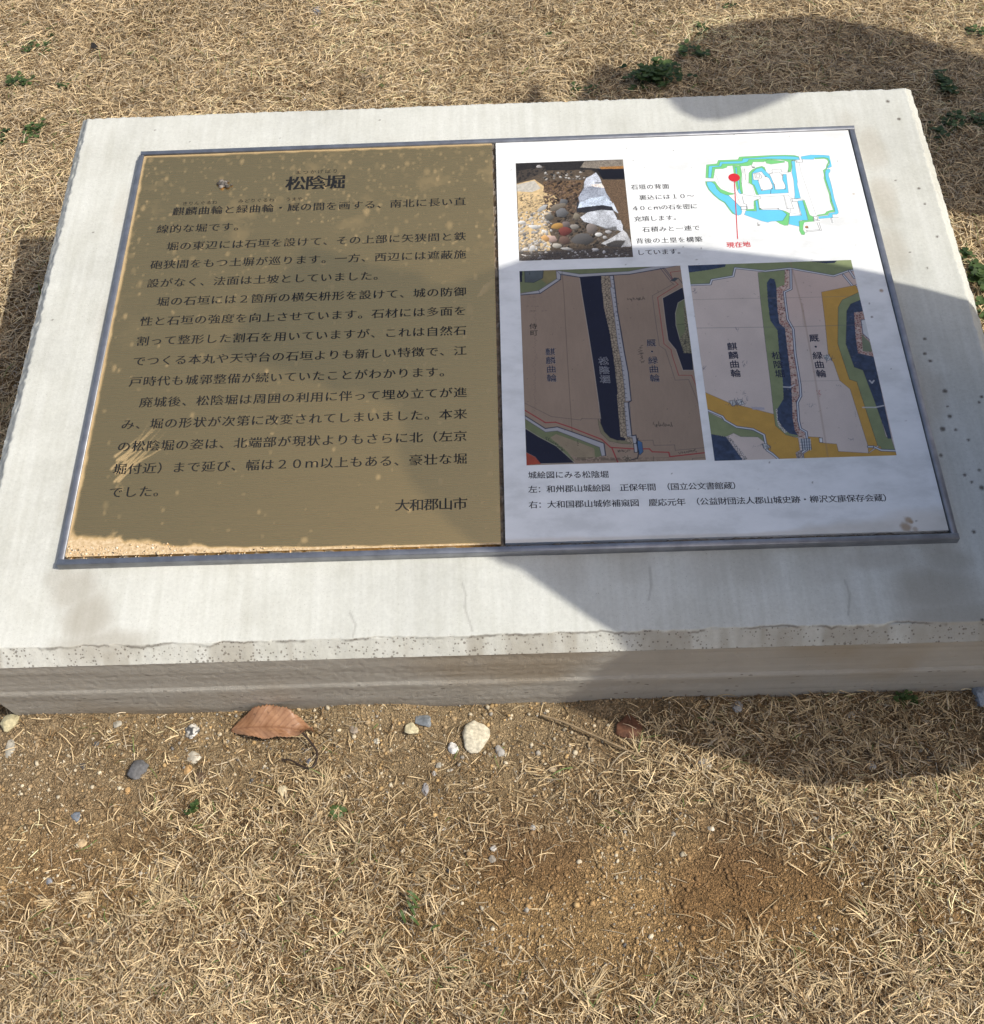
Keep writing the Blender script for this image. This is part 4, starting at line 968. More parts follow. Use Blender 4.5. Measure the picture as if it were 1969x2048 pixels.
def blades(n, box, lmin, lmax, wmin, wmax, seed, lift=.0, upright=.0, dens=None):
    r = np.random.default_rng(seed)
    x = r.uniform(box[0], box[1], n); y = r.uniform(box[2], box[3], n)
    d = dens(x, y) if dens is not None else density(x, y)
    keep = r.random(n) < d ** 1.3
    x, y, d = x[keep], y[keep], d[keep]; n = len(x)
    L = r.uniform(lmin, lmax, n) * r.choice([.6, 1, 1, 1.35], n); W = r.uniform(wmin, wmax, n)
    ph = r.uniform(0, 2 * np.pi, n) + 1.3 * (vnoise(x, y, 9, 84, 2) - .5)
    pi_ = np.abs(r.normal(0, math.radians(11), n)) + upright * r.random(n)
    ro = r.normal(0, math.radians(28), n); bend = r.normal(0, .06, n) * L; sag = r.normal(.06, .05, n) * L
    T = np.array([-.5, -.12, .25, .5]); wf = np.array([.75, 1.0, .9, .25])
    kink = np.where(r.random(n) < .18, r.normal(0, .22, n), 0) * L
    dx, dy = np.cos(ph), np.sin(ph); cp, sp = np.cos(pi_), np.sin(pi_)
    z0 = hgt(x, y) + lift + r.random(n) ** 1.4 * .009 * d + .0008
    lat = bend[:, None] * (4 * T ** 2 - .5)[None] + kink[:, None] * np.maximum(0, T - .1)[None]
    s = T[None] * L[:, None]
    cxv = x[:, None] + s * (dx * cp)[:, None] - lat * dy[:, None]
    cyv = y[:, None] + s * (dy * cp)[:, None] + lat * dx[:, None]
    czv = z0[:, None] + (T + .5)[None] * (L * sp)[:, None] + sag[:, None] * (1 - 4 * T ** 2)[None]
    hw = W[:, None] * wf[None] * .5
    ox, oy, oz = -dy * np.cos(ro), dx * np.cos(ro), np.sin(ro)
    A = np.stack([cxv + hw * ox[:, None], cyv + hw * oy[:, None], czv + hw * oz[:, None]], -1)
    B_ = np.stack([cxv - hw * ox[:, None], cyv - hw * oy[:, None], czv - hw * oz[:, None]], -1)
    V = np.stack([A, B_], 2)                                # n,4,2,3
    inside = (np.abs(V[..., 0]) < np.where(V[..., 2] < .06, .590, .606)) & (V[..., 1] > -.411) & (V[..., 1] < .476)
    ok = ~inside.any((1, 2))
    V = V[ok]; n = len(V); x = x[ok]; y = y[ok]
    cl = r.random(n)
    c = np.where((cl < .62)[:, None], np.array([[.66, .505, .295]]), np.where((cl < .80)[:, None], np.array([[.54, .445, .31]]), np.array([[.21, .135, .065]])))
    c = c * np.clip(r.normal(.95, .27, (n, 1)), .40, 1.35) * (.66 + .66 * vnoise(x, y, 7, 85, 4))[:, None]
    gr = r.random(n) < .012; c[gr] = np.array([.13, .19, .05])
    colr = np.repeat(np.clip(c, 0, .85), 8, 0)
    base = (np.arange(n) * 8)[:, None, None]
    q = np.array([[0, 1, 3, 2], [2, 3, 5, 4], [4, 5, 7, 6]])[None]
    return V.reshape(-1, 3), (base + q).reshape(-1, 4), colr
def tufts(n, box, seed, per=(8, 20)):
    r = np.random.default_rng(seed)
    x = r.uniform(box[0], box[1], n); y = r.uniform(box[2], box[3], n); d = density(x, y)
    k = r.random(n) < np.clip(d * 1.2, 0, 1) * sstep(.08, .3, d); x, y = x[k], y[k]
    m_ = r.integers(per[0], per[1], len(x)); X = np.repeat(x, m_); Y = np.repeat(y, m_); n = len(X)
    lean = np.repeat(r.uniform(0, 6.28, len(x)), m_); ph = lean + r.normal(0, .9, n)
    X = X + r.normal(0, .003, n); Y = Y + r.normal(0, .003, n)
    L = r.uniform(.010, .026, n); W = r.uniform(.0007, .0015, n); up = r.uniform(.15, .95, n)
    T = np.array([0, .4, .75, 1.0]); wf = np.array([1, .9, .65, .15])
    dx, dy = np.cos(ph), np.sin(ph)
    hor = L[:, None] * (T * np.cos(up)[:, None] + .25 * T ** 2); ver = L[:, None] * (T * np.sin(up)[:, None] - .38 * T ** 2 * np.sin(up)[:, None])
    cx_, cy_, cz_ = X[:, None] + hor * dx[:, None], Y[:, None] + hor * dy[:, None], hgt(X, Y)[:, None] + ver + .0008
    hw = W[:, None] * wf[None] * .5
    A = np.stack([cx_ - hw * dy[:, None], cy_ + hw * dx[:, None], cz_], -1); B_ = np.stack([cx_ + hw * dy[:, None], cy_ - hw * dx[:, None], cz_], -1)
    V = np.stack([A, B_], 2)
    ok = ~((np.abs(V[..., 0]) < .603) & (V[..., 1] > -.411) & (V[..., 1] < .476)).any((1, 2))
    V = V[ok]; n = len(V)
    c = np.where(r.random((n, 1)) < .7, np.array([[.60, .46, .265]]), np.array([[.40, .31, .18]])) * np.clip(r.normal(.95, .2, (n, 1)), .5, 1.3)
    g_ = r.random(n) < .02; c[g_] = np.array([.14, .19, .06])
    q = np.array([[0, 1, 3, 2], [2, 3, 5, 4], [4, 5, 7, 6]])[None]
    return V.reshape(-1, 3), ((np.arange(n) * 8)[:, None, None] + q).reshape(-1, 4), np.repeat(np.clip(c, 0, .85), 8, 0)
def brown(t):
    r = np.random.default_rng(len(t[2])); k = len(t[2]) // 8
    c = np.array([[.17, .105, .048]]) * np.clip(r.normal(1, .40, (k, 1)), .3, 1.8)
    return t[0], t[1], np.repeat(c, 8, 0)
def merge(name, lst, mat, smooth=True):
    V, F, C_, n = [], [], [], 0
    for v, f, c in lst: V.append(v); F.append(f + n); C_.append(c); n += len(v)
    return fast_mesh(name, np.concatenate(V), np.concatenate(F), mat, None, smooth, {'col': np.concatenate(C_)})
# shade between the blades painted in: soil colour darkened where the turf is thick
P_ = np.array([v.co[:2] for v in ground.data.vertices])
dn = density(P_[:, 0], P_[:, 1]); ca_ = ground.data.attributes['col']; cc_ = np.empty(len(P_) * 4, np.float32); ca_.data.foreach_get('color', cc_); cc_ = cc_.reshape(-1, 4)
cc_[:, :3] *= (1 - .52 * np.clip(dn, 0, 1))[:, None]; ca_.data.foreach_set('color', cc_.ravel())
near = [blades(400000, (-1.15, 1.25, .44, 1.90), .012, .030, .0007, .0015, 101),
        blades(40000, (-1.0, -.55, -.46, .45), .014, .032, .0008, .0016, 102),
        blades(34000, (.55, 1.05, -.46, .45), .014, .032, .0008, .0016, 103),
        blades(235000, (-.85, .85, -.93, -.408), .007, .022, .0005, .0012, 104)]
thd = lambda x, y: np.clip(density(x, y) * 1.25 + .10 * ((y < -.41) | (y > .476) | (np.abs(x) > .6)), 0, 1)
near += [tufts(2600, (-.85, .85, -.93, -.408), 121), tufts(3800, (-1.15, 1.25, .47, 1.90), 122), tufts(500, (-1.0, -.6, -.46, .45), 123), tufts(500, (.6, 1.05, -.46, .45), 124),
         brown(blades(150000, (-.85, .85, -.93, -.408), .004, .012, .0004, .0010, 131, 0, 0, thd)), brown(blades(140000, (-1.15, 1.25, .44, 1.90), .005, .014, .0005, .0011, 132, 0, 0, thd))]
o = merge('dry_grass', near, M_STRAW)
tag(o, kind='stuff')
far = [blades(110000, (-2.6, 2.6, 1.90, 3.4), .02, .042, .0016, .0028, 105), blades(30000, (-2.2, -1.15, .44, 1.90), .02, .042, .0016, .0028, 109), blades(26000, (1.25, 2.3, .44, 1.90), .02, .042, .0016, .0028, 110),
       blades(52000, (-2.2, -1.0, -1.6, .44), .018, .038, .0014, .0026, 106), blades(48000, (1.05, 2.2, -1.6, .44), .018, .038, .0014, .0026, 107), blades(44000, (-1.0, 1.05, -1.6, -.93), .018, .036, .0013, .0022, 108),
       blades(14000, (-1.0, -.85, -.93, -.46), .012, .028, .0008, .0016, 115), blades(14000, (.85, 1.05, -.93, -.46), .012, .028, .0008, .0016, 116)]
o = merge('dry_lawn', far, M_STRAW)
tag(o, kind='stuff')

# gravel and crumbs of earth in the bare strip in front
ICO = bpy.data.meshes.new('ico')
import bmesh
def ico(sub):
    b = bmesh.new(); bmesh.ops.create_icosphere(b, subdivisions=sub, radius=1)
    V = np.array([v.co[:] for v in b.verts]); F = np.array([[v.index for v in f.verts] for f in b.faces]); b.free()
    return V, F
IV, IF = ico(1)
def gravel(n, box, med, sig, seed, dens, rmax=.0034):
    r = np.random.default_rng(seed)
    x = r.uniform(box[0], box[1], n); y = r.uniform(box[2], box[3], n)
    k = r.random(n) < dens(x, y); x, y = x[k], y[k]; n = len(x)
    R = np.minimum(r.lognormal(math.log(med), sig, n), rmax)
    D = IV[None] * (1 + r.uniform(-.28, .22, (n, len(IV), 1)))
    D = D * r.uniform(.7, 1.25, (n, 1, 3)) * np.array([1, 1, .75])
    a = r.uniform(0, 6.28, n); ca, sa = np.cos(a)[:, None], np.sin(a)[:, None]
    P = np.stack([D[..., 0] * ca - D[..., 1] * sa, D[..., 0] * sa + D[..., 1] * ca, D[..., 2]], -1) * R[:, None, None]
    P += np.stack([x, y, hgt(x, y) + R * r.uniform(.0, .45, n)], -1)[:, None]
    soil = soil_col(x, y)
    cl = (r.random(n) * (1 - .55 * moist(x, y)))[:, None]
    c = np.where(cl < .62, soil * r.uniform(.8, 1.45, (n, 1)), np.where(cl < .74, np.array([.58, .50, .36]), np.where(cl < .86, np.array([.50, .34, .16]), np.where(cl < .95, np.array([.36, .33, .28]), np.array([.15, .14, .13])))) * r.uniform(.65, 1.2, (n, 1)))
    c = c * (1 - .15 * moist(x, y))[:, None]
    return P.reshape(-1, 3), (np.arange(n)[:, None, None] * len(IV) + IF[None]).reshape(-1, 3), np.repeat(np.clip(c, 0, .8), len(IV), 0)
gd_d = lambda x, y: np.where((np.abs(x) < .59) & (y > -.410) & (y < .476), 0, np.clip(1.05 - .75 * density(x, y), .15, 1) * (.4 + .6 * sstep(.35, .6, vnoise(x, y, 12, 91, 3))))
strip = lambda x, y: gd_d(x, y) * (1 - .75 * sstep(.05, .24, -.41 - y))
o = merge('gravel', [gravel(80000, (-.85, .85, -.93, -.408), .00095, .42, 111, gd_d), gravel(9000, (-.85, .85, -.80, -.408), .0019, .40, 112, strip),
                     gravel(5000, (-.95, -.55, -.46, .30), .0012, .45, 113, gd_d), gravel(5000, (-.6, .3, .42, .95), .0012, .4, 114, gd_d)], M_GRAVEL, False)
tag(o, kind='stuff')
# blown sand grains caught in the lower joint of the frame
r = np.random.default_rng(5); n = 420
sx_ = -FX + .008 + r.beta(.8, 2.6, n) * .45; sy_ = FB + FW + r.random(n) ** 1.3 * (.008 + .008 * (sx_ < -.33)) ; Rr = r.lognormal(math.log(.0006), .4, n)
P = IV[None] * (1 + r.uniform(-.25, .2, (n, len(IV), 1))) * Rr[:, None, None] + np.stack([sx_, sy_, np.where(sy_ > BY0, ZP, -.005) + Rr * .4], -1)[:, None]
cl = r.random((n, 1)); c = np.where(cl < .7, np.array([.62, .47, .29]), np.where(cl < .9, np.array([.75, .68, .55]), np.array([.10, .08, .06])))
o = fast_mesh('blown_sand', to_world(P.reshape(-1, 3)), (np.arange(n)[:, None, None] * len(IV) + IF[None]).reshape(-1, 3), M_GRAVEL, None, False, {'col': np.repeat(c, len(IV), 0)})
tag(o, kind='stuff')

# ------------------------------------------------------------------ single stones, leaves and green plants
SV, SF_ = ico(4)
def stone(u, v, wpx, hpx, col, label, rot=0.0, flat=.6, ang=0.0, seed=0, name='stone', sink=.3, speck=None, group='stones lying on the soil around the block'):
    """u,v: where its middle shows in the photograph; wpx,hpx its size there"""
    x, y = gd(u, v)
    r = np.random.default_rng(seed * 7 + int(u) + int(v))
    dist = np.linalg.norm(np.array([x, y, 0]) - CW); k = dist / f_px
    vd = (np.array([x, y, 0]) - CW) / dist
    a = wpx * k / 2; b = hpx * k / 2 / max(.5, abs(vd[2])) ; c = min(a, b) * flat * .9; sink = min(.55, sink + .10)
    P = SV.copy()
    ang = max(ang, .72)
    if ang > 0:                                      # broken, flat-faced stone: clip by random planes
        for q in range(12):
            nn = r.normal(size=3); nn /= np.linalg.norm(nn); dd = r.uniform(.50, .82)
            ex = np.maximum(0, P @ nn - dd); P -= ex[:, None] * nn * ang
    lump = np.zeros(len(P))
    for q in range(7):
        w = r.normal(size=3) * (1.4 + q * .8); lump += np.sin(P @ w + r.uniform(0, 6.28)) / (2 + q * 1.1)
    fine = vnoise(P[:, 0] * 1.0 + 5, P[:, 1] + P[:, 2] * .8 + 9, 3.2, seed, 4) - .5
    P *= (1 + .10 * lump + .16 * fine)[:, None]
    P *= np.array([a, b, c]); ca, sa = math.cos(rot), math.sin(rot)
    P = np.stack([P[:, 0] * ca - P[:, 1] * sa, P[:, 0] * sa + P[:, 1] * ca, P[:, 2]], 1)
    P[:, 2] += c * (1 - 2 * sink)
    col = np.array(col); n = vnoise(P[:, 0] * 1000, P[:, 1] * 1000 + P[:, 2] * 700, .22, seed + 3, 4)
    C_ = col * (.72 + .56 * n)[:, None]
    if speck is not None:
        m_ = (vnoise(P[:, 0] * 1000, P[:, 1] * 1000 + P[:, 2] * 900, .35, seed + 9, 3) > .54)[:, None]; C_ = np.where(m_, np.array(speck), C_)
    o = fast_mesh(name, P, SF_, M_STONE, None, ang < .95, {'col': C_})
    o.location = (x, y, float(hgt(x, y)))
    tag(o, label, 'stone', group)
    return o
TAN, PALE, GREY, SLATE, DARK, ORNG = (.42, .34, .20), (.56, .50, .38), (.34, .32, .27), (.115, .115, .12), (.075, .065, .06), (.46, .29, .13)
STONES = [
    (25, 1451, 38, 30, (.50, .44, .27), 'smooth tan pebble beside the front left corner of the concrete block', .5, .65, 0, 1, .25),
    (20, 1496, 28, 34, GREY, 'flat grey stone half buried below the smooth tan pebble at the left edge', .2, .4, .5, 2, .5),
    (273, 1542, 52, 36, SLATE, 'dark slate stone with sharp broken faces, the largest dark one on the bare soil', .35, .6, 1.0, 3, .25),
    (386, 1461, 30, 36, (.60, .58, .54), 'white stone with black specks, left of the big brown leaf', .7, .6, .8, 4, .25, (.10, .10, .10)),
    (389, 1514, 32, 30, (.46, .42, .34), 'round pale grey stone half sunk below the black-specked white stone', 0, .4, 0, 5, .45),
    (375, 1538, 20, 18, ORNG, 'small round orange-tan pebble touching the sunken pale grey stone', 0, .6, 0, 6, .35),
    (401, 1555, 22, 22, (.10, .065, .04), 'dark brown round pebble beside the small orange-tan pebble', 0, .7, .3, 7, .3),
    (191, 1487, 14, 13, SLATE, 'tiny blue-grey chip near the block, above the dark slate stone', .2, .5, 1, 8, .3),
    (236, 1449, 18, 20, GREY, 'rounded grey pebble close under the block, left of the black-specked white stone', 0, .5, 0, 9, .4),
    (153, 1635, 18, 21, (.16, .18, .21), 'flat blue-grey chip lying on reddish soil at the lower left', .1, .4, 1, 10, .35),
    (167, 1532, 14, 12, DARK, 'tiny black chip left of the dark slate stone', 0, .5, 1, 11, .3),
    (255, 1581, 14, 13, ORNG, 'small tan pebble just below the dark slate stone', .4, .6, 0, 12, .3),
    (826, 1461, 34, 28, (.56, .50, .33), 'pale wedge of stone leaning against a blue-grey one', .3, .75, .9, 13, .2),
    (849, 1444, 40, 28, (.20, .22, .24), 'blue-grey angular stone behind the pale wedge', -.4, .6, 1, 14, .25),
    (949, 1474, 64, 62, (.58, .53, .41), 'big whitish rough stone, the largest on the soil in front of the block', -.3, .55, .45, 15, .3),
    (905, 1497, 26, 24, (.55, .54, .52), 'white and grey stone just left of the big whitish one', 0, .7, .9, 16, .25),
    (999, 1501, 22, 28, (.36, .34, .31), 'grey oval stone just right of the big whitish one', .6, .6, 0, 17, .3),
    (878, 1531, 15, 14, GREY, 'small grey pebble below the white and grey stone', 0, .7, 0, 18, .3),
    (868, 1547, 12, 11, (.40, .38, .36), 'smallest of the two grey pebbles below the white and grey stone', 0, .7, 0, 19, .3),
    (566, 1585, 24, 22, (.52, .45, .30), 'angular cream stone alone in dead grass below the brown leaf', .6, .7, 1, 20, .2),
    (852, 1577, 17, 30, (.30, .29, .29), 'upright grey sliver of stone below the group of pale stones', .1, .5, .4, 21, .4),
    (709, 1461, 20, 18, (.30, .25, .20), 'brownish grey pebble between the leaf and the pale wedge', 0, .6, .5, 22, .35),
    (617, 1525, 11, 19, (.14, .16, .22), 'thin blue chip inside the loop of the leaf stalk', 0, .4, 1, 23, .35),
    (754, 1483, 14, 12, (.60, .56, .45), 'tiny cream pebble right of the brownish grey pebble', 0, .7, 0, 24, .3),
    (567, 1624, 15, 13, ORNG, 'small orange pebble below the angular cream stone', 0, .7, 0, 25, .3),
    (1255, 1455, 54, 46, (.13, .06, .035), 'dark reddish brown stone in shade under the front of the block', .2, .5, .8, 26, .35),
    (1473, 1420, 28, 30, (.36, .35, .33), 'grey angular stone in shade right of the reddish brown one', .4, .7, 1, 27, .25),
    (1410, 1531, 32, 24, (.60, .57, .50), 'white oblong stone at the edge of the shade in front of the block', -.4, .65, .3, 28, .2),
    (1106, 1540, 17, 15, (.50, .40, .27), 'tan pebble below the fallen twig of dead grass', 0, .7, 0, 29, .3),
    (1744, 1531, 20, 18, (.36, .36, .35), 'grey pebble in dead grass at the right, at the edge of the shade', 0, .7, .5, 30, .3),
    (1958, 1398, 40, 34, (.28, .31, .35), 'bluish grey broken stone at the right picture edge, against the block', .3, .7, 1, 31, .25),
    (1703, 1431, 18, 16, (.42, .41, .38), 'small pale grey pebble in shade below the right half of the block', 0, .7, 0, 32, .3),
    (1962, 1606, 16, 16, (.55, .45, .30), 'tan pebble at the right picture edge below the shade', 0, .7, 0, 33, .3),
    (1630, 1641, 16, 16, GREY, 'grey pebble in the thick dead grass right of the dark moist patch', 0, .7, .4, 34, .3),
    (1424, 1655, 14, 11, (.58, .54, .45), 'tiny cream pebble above the dark moist patch', 0, .7, 0, 35, .3),
    (987, 1700, 15, 14, (.52, .49, .44), 'pale pebble lying on top of a grey-brown one beside the middle moist patch', 0, .8, 0, 36, .2),
    (984, 1720, 17, 19, (.27, .24, .20), 'grey-brown pebble under the pale one beside the middle moist patch', 0, .7, 0, 37, .3),
    (1066, 1656, 15, 14, (.40, .39, .37), 'grey pebble above the middle moist patch', 0, .7, .5, 38, .3),
    (165, 1690, 22, 14, (.52, .38, .22), 'flat orange-cream pebble on the soil near the lower left', .2, .5, 0, 39, .3),
    (634, 24, 24, 15, (.17, .18, .21), 'dark blue-grey stone in the lawn behind the block, near the top edge', .2, .6, .9, 40, .2),
    (583, 26, 12, 9, (.55, .52, .47), 'small whitish pebble left of the dark blue-grey stone in the lawn', 0, .7, 0, 41, .2),
    (607, 200, 9, 7, (.34, .36, .40), 'tiny blue-grey pebble in dry lawn just behind the block', 0, .7, 0, 42, .2),
    (102, 1765, 15, 13, (.25, .26, .28), 'grey pebble on reddish soil at the far lower left', .3, .6, .6, 43, .3),
]
for s_ in STONES:
    u, v, w, h, c, lab, ro, fl, an, sd, sk = s_[:11]
    stone(u, v, w, h, c, lab, ro, fl, an, sd, sink=sk, speck=s_[11] if len(s_) > 11 else None)

def leafmat(name, c1, c2, vein):
    t = NT(name); v = t.add('ShaderNodeTexCoord').outputs['UV']
    o_ = t.coord()
    c = t.ramp(t.noise(o_, 60, 5), [(.3, c1), (.7, c2)])
    c = t.mix(t.ramp(t.noise(o_, 190, 4), [(.60, 0), (.70, .6)]), c, (.07, .035, .02))
    c = t.mix(t.attr('vein', 'Fac'), c, vein)
    t.base(c); t.set(Roughness=.42, Normal=t.bump(t.attr('vein', 'Fac'), .5, .0006)); t.b.inputs['Specular IOR Level'].default_value = .55
    return t.m
M_LEAF = leafmat('dead_leaf', (.24, .115, .055), (.42, .235, .135), (.15, .06, .028))
M_STALK = simple('leaf_stalk', (.035, .022, .016), .55)
def tube(name, pts, r0, r1, mat, parent, n=7):
    pts = np.array(pts, float); m_ = len(pts)
    tg = np.gradient(pts, axis=0); tg /= np.linalg.norm(tg, axis=1)[:, None]
    V = []
    for i in range(m_):
        a = np.cross(tg[i], [0.3, .2, 1.0]); a /= np.linalg.norm(a); b = np.cross(tg[i], a); r_ = r0 + (r1 - r0) * i / (m_ - 1)
        V += [pts[i] + r_ * (math.cos(q) * a + math.sin(q) * b) for q in np.linspace(0, 2 * np.pi, n, endpoint=False)]
    F = [(i * n + k, i * n + (k + 1) % n, (i + 1) * n + (k + 1) % n, (i + 1) * n + k) for i in range(m_ - 1) for k in range(n)]
    return fast_mesh(name, np.array(V), np.array(F), mat, parent, True)
def spline(P, n=40):
    P = np.array(P, float); t_ = np.linspace(0, len(P) - 1, n); out = []
    Q = np.concatenate([[2 * P[0] - P[1]], P, [2 * P[-1] - P[-2]]])
    for s in t_:
        i = min(int(s), len(P) - 2); f = s - i; a, b, c, d = Q[i:i + 4]
        out.append(.5 * (2 * b + (c - a) * f + (2 * a - 5 * b + 4 * c - d) * f * f + (3 * b - a - 3 * c + d) * f ** 3))
    return np.array(out)
def dead_leaf(tip, base_, top, bot, lift, name, label, curl=.012, teeth=26, stalk=None):
    """tip/base: the two ends; top/bot: how far the blade reaches to either side, in photo pixels"""
    x0, y0 = gd(*tip); x1, y1 = gd(*base_)
    ax = np.array([x1 - x0, y1 - y0]); L = np.hypot(*ax); ax /= L; nx_ = np.array([-ax[1], ax[0]])
    k = np.linalg.norm(np.array([x0, y0, 0]) - CW) / f_px * 1.14
    nu, nw = 90, 31
    U, W = np.meshgrid(np.linspace(0, 1, nu), np.linspace(-1, 1, nw), indexing='ij')
    prof = np.sin(np.pi * np.clip(U, 0, 1) ** .88) ** .95 * (1 + .25 * sstep(.6, .95, U)) + .03 * (U > .0) * (U < 1)
    saw = 1 + .10 * ((U * teeth) % 1 - .5) * (np.abs(W) > .93) + .03 * np.sin(U * 31)
    half = np.where(W > 0, top * k, bot * k) * prof * saw
    lat = W * half
    z = lift * (np.sin(np.pi * U) ** .8) * .8 + .003 + np.where(W > 0, .35, -.18) * np.abs(W) ** 1.4 * half * .9 + .0020 * np.sin(U * 17 + W * 3) * np.abs(W) + .0022 * (vnoise(U, W * .5, 5, 66, 3) - .5) + curl * sstep(.72, 1.0, U) * (.4 - W * .5) - curl * .4 * sstep(.8, 1, U) * 0
    P = np.stack([ax[0] * U * L + nx_[0] * lat, ax[1] * U * L + nx_[1] * lat, np.maximum(z, .0012)], -1)
    vein = np.exp(-(W / .05) ** 2) + .7 * np.exp(-((((U * 13 - np.abs(W) * 2.2) % 1) - .5) / .12) ** 2) * (np.abs(W) > .04)
    root = empty(name, (x0, y0, float(hgt(x0, y0))))
    tag(root, label, 'leaf')
    bl = fast_mesh('leaf_blade', P.reshape(-1, 3), grid_faces(nu, nw), M_LEAF, root, True, {'vein': np.clip(vein, 0, 1).ravel() * .6})
    so = bl.modifiers.new('thickness', 'SOLIDIFY'); so.thickness = .0004
    if stalk:
        pts = []
        for i, (u, v, zz) in enumerate(stalk):
            a, b = gd(u, v); pts.append((a - x0, b - y0, zz + .005))
        tube('leaf_stalk', spline(pts), .0014, .0010, M_STALK, root)
    return root
dead_leaf((464, 1463), (630, 1470), 35, 18, .015, 'fallen_leaf', 'big curled brown leaf with toothed edges and a dark looping stalk, against the block', .016, 24,
          [(606, 1474, .009), (622, 1490, .006), (636, 1510, .003), (634, 1530, .002), (621, 1542, .002), (602, 1536, .0025), (585, 1527, .003), (566, 1525, .0025)])
dead_leaf((108, 50), (142, 46), 7, 4, .004, 'fallen_leaf', 'small reddish brown leaf in the lawn near the top left corner', .004, 10)
# upright dark shard
def shard(u, v, label):
    x, y = gd(u, v); P = np.array([(-.011, -.004, 0), (.014, -.003, 0), (.012, .008, 0), (-.008, .008, 0), (-.001, .004, .022), (.003, .006, .020)])
    F = [(0, 1, 5, 4), (1, 2, 5), (2, 3, 4, 5), (3, 0, 4), (0, 3, 2, 1)]
    me = bpy.data.meshes.new('tile_shard'); me.from_pydata((P * 1.15).tolist(), [], F); me.materials.append(simple('dark_tile', (.035, .034, .034), .7, 0, 200, .4, .001))
    o = link(bpy.data.objects.new('tile_shard', me)); o.location = (x, y, float(hgt(x, y))); o.rotation_euler = (0, 0, .2)
    bv = o.modifiers.new('bevel', 'BEVEL'); bv.width = .0008; bv.segments = 2
    tag(o, label, 'shard')
shard(191, 108, 'dark pointed tile shard standing in the dry lawn at upper left')

# mud crust on the plate
r = np.random.default_rng(9); a, b = pl(449, 368)
vs, fs, cs = [], [], []
for k in range(26):
    q = IV * (1 + r.uniform(-.3, .3, (len(IV), 1))) * r.uniform(.0012, .0030) * np.array([1.3, 1, .7])
    s_ = r.normal(0, .42)
    q += np.array([a + .008 * s_ + r.normal(0, .0012), b - .0035 * s_ + r.normal(0, .0022), ZP + .0012])
    fs.append(IF + len(IV) * k); vs.append(q); cs.append(np.repeat([np.array([.13, .115, .10]) * r.uniform(.3, 2.2)], len(IV), 0))
fast_mesh('dirt_crust', loc(np.concatenate(vs)), np.concatenate(fs), M_GRAVEL, bronze, False, {'col': np.concatenate(cs)})

# green plants
def greenmat(name, a, b):
    t = NT(name); c = t.ramp(t.attr('tone', 'Fac'), [(0, a), (1, b)]); t.base(c); t.set(Roughness=.5)
    t.b.inputs['Specular IOR Level'].default_value = .4
    tr = t.add('ShaderNodeBsdfTranslucent'); t.ln(c, tr.inputs['Color'])
    mx = t.add('ShaderNodeMixShader'); mx.inputs[0].default_value = .22
    out = t.n['Material Output']; t.ln(t.b.outputs[0], mx.inputs[1]); t.ln(tr.outputs[0], mx.inputs[2]); t.ln(mx.outputs[0], out.inputs[0])
    return t.m
M_CLOVER = greenmat('clover_green', (.030, .058, .014), (.095, .150, .045))
M_STEMG = simple('green_stem', (.06, .10, .03), .6)
def clover(u, v, wpx, hpx, n, lsize, label, seed, tall=.02, cat='weed'):
    x, y = gd(u, v); r = np.random.default_rng(seed)
    dist = np.linalg.norm(np.array([x, y, 0]) - CW); k = dist / f_px
    vz = abs((CW[2]) / dist); rx, ry = wpx * k / 2, hpx * k / 2 / vz
    V, F, T, nn = [], [], [], 0; SVv, SFf, sn = [], [], 0
    ring = 9
    cen = r.normal(0, .45, (max(2, n // 14), 2))
    for i in range(n):
        c0 = cen[r.integers(len(cen))] + r.normal(0, .28, 2)
        px_, py_ = rx * np.clip(c0[0], -1.1, 1.1), ry * np.clip(c0[1], -1.1, 1.1)
        hz = r.uniform(.25, 1.0) * tall; tone = r.random()
        for j in range(3):
            a = r.uniform(0, 6.28) + j * 2.094; ls = lsize * r.uniform(.7, 1.25)
            tilt = r.normal(.15, .35); q = np.linspace(0, 2 * np.pi, ring, endpoint=False)
            lx_ = ls * (.55 + .5 * np.cos(q)); ly_ = ls * .5 * np.sin(q) * (1 + .15 * np.cos(q)); lx_[0] -= ls * .12
            lz = .25 * np.abs(ly_) + lx_ * math.sin(tilt) * .6
            X_ = px_ + lx_ * math.cos(a) - ly_ * math.sin(a); Y_ = py_ + lx_ * math.sin(a) + ly_ * math.cos(a)
            V.append(np.stack([np.append(X_, px_ + .5 * ls * math.cos(a)), np.append(Y_, py_ + .5 * ls * math.sin(a)), np.append(hz + lz, hz + .3 * ls * math.sin(tilt))], 1))
            F += [(nn + m_, nn + (m_ + 1) % ring, nn + ring) for m_ in range(ring)]; T += [np.clip(tone + r.normal(0, .15), 0, 1)] * (ring + 1); nn += ring + 1
        if i % 2 == 0:
            w = .0006; dx_, dy_ = r.normal(0, .004, 2)
            SVv += [(px_ + dx_ - w, py_ + dy_, 0), (px_ + dx_ + w, py_ + dy_, 0), (px_ + w * .7, py_, hz), (px_ - w * .7, py_, hz)]; SFf.append((sn, sn + 1, sn + 2, sn + 3)); sn += 4
    root = fast_mesh('clover_patch', np.concatenate(V), np.array(F), M_CLOVER, None, True, {'tone': np.array(T)})
    root.location = (x, y, float(hgt(x, y)))
    tag(root, label, cat, 'green weeds growing around the block')
    return root
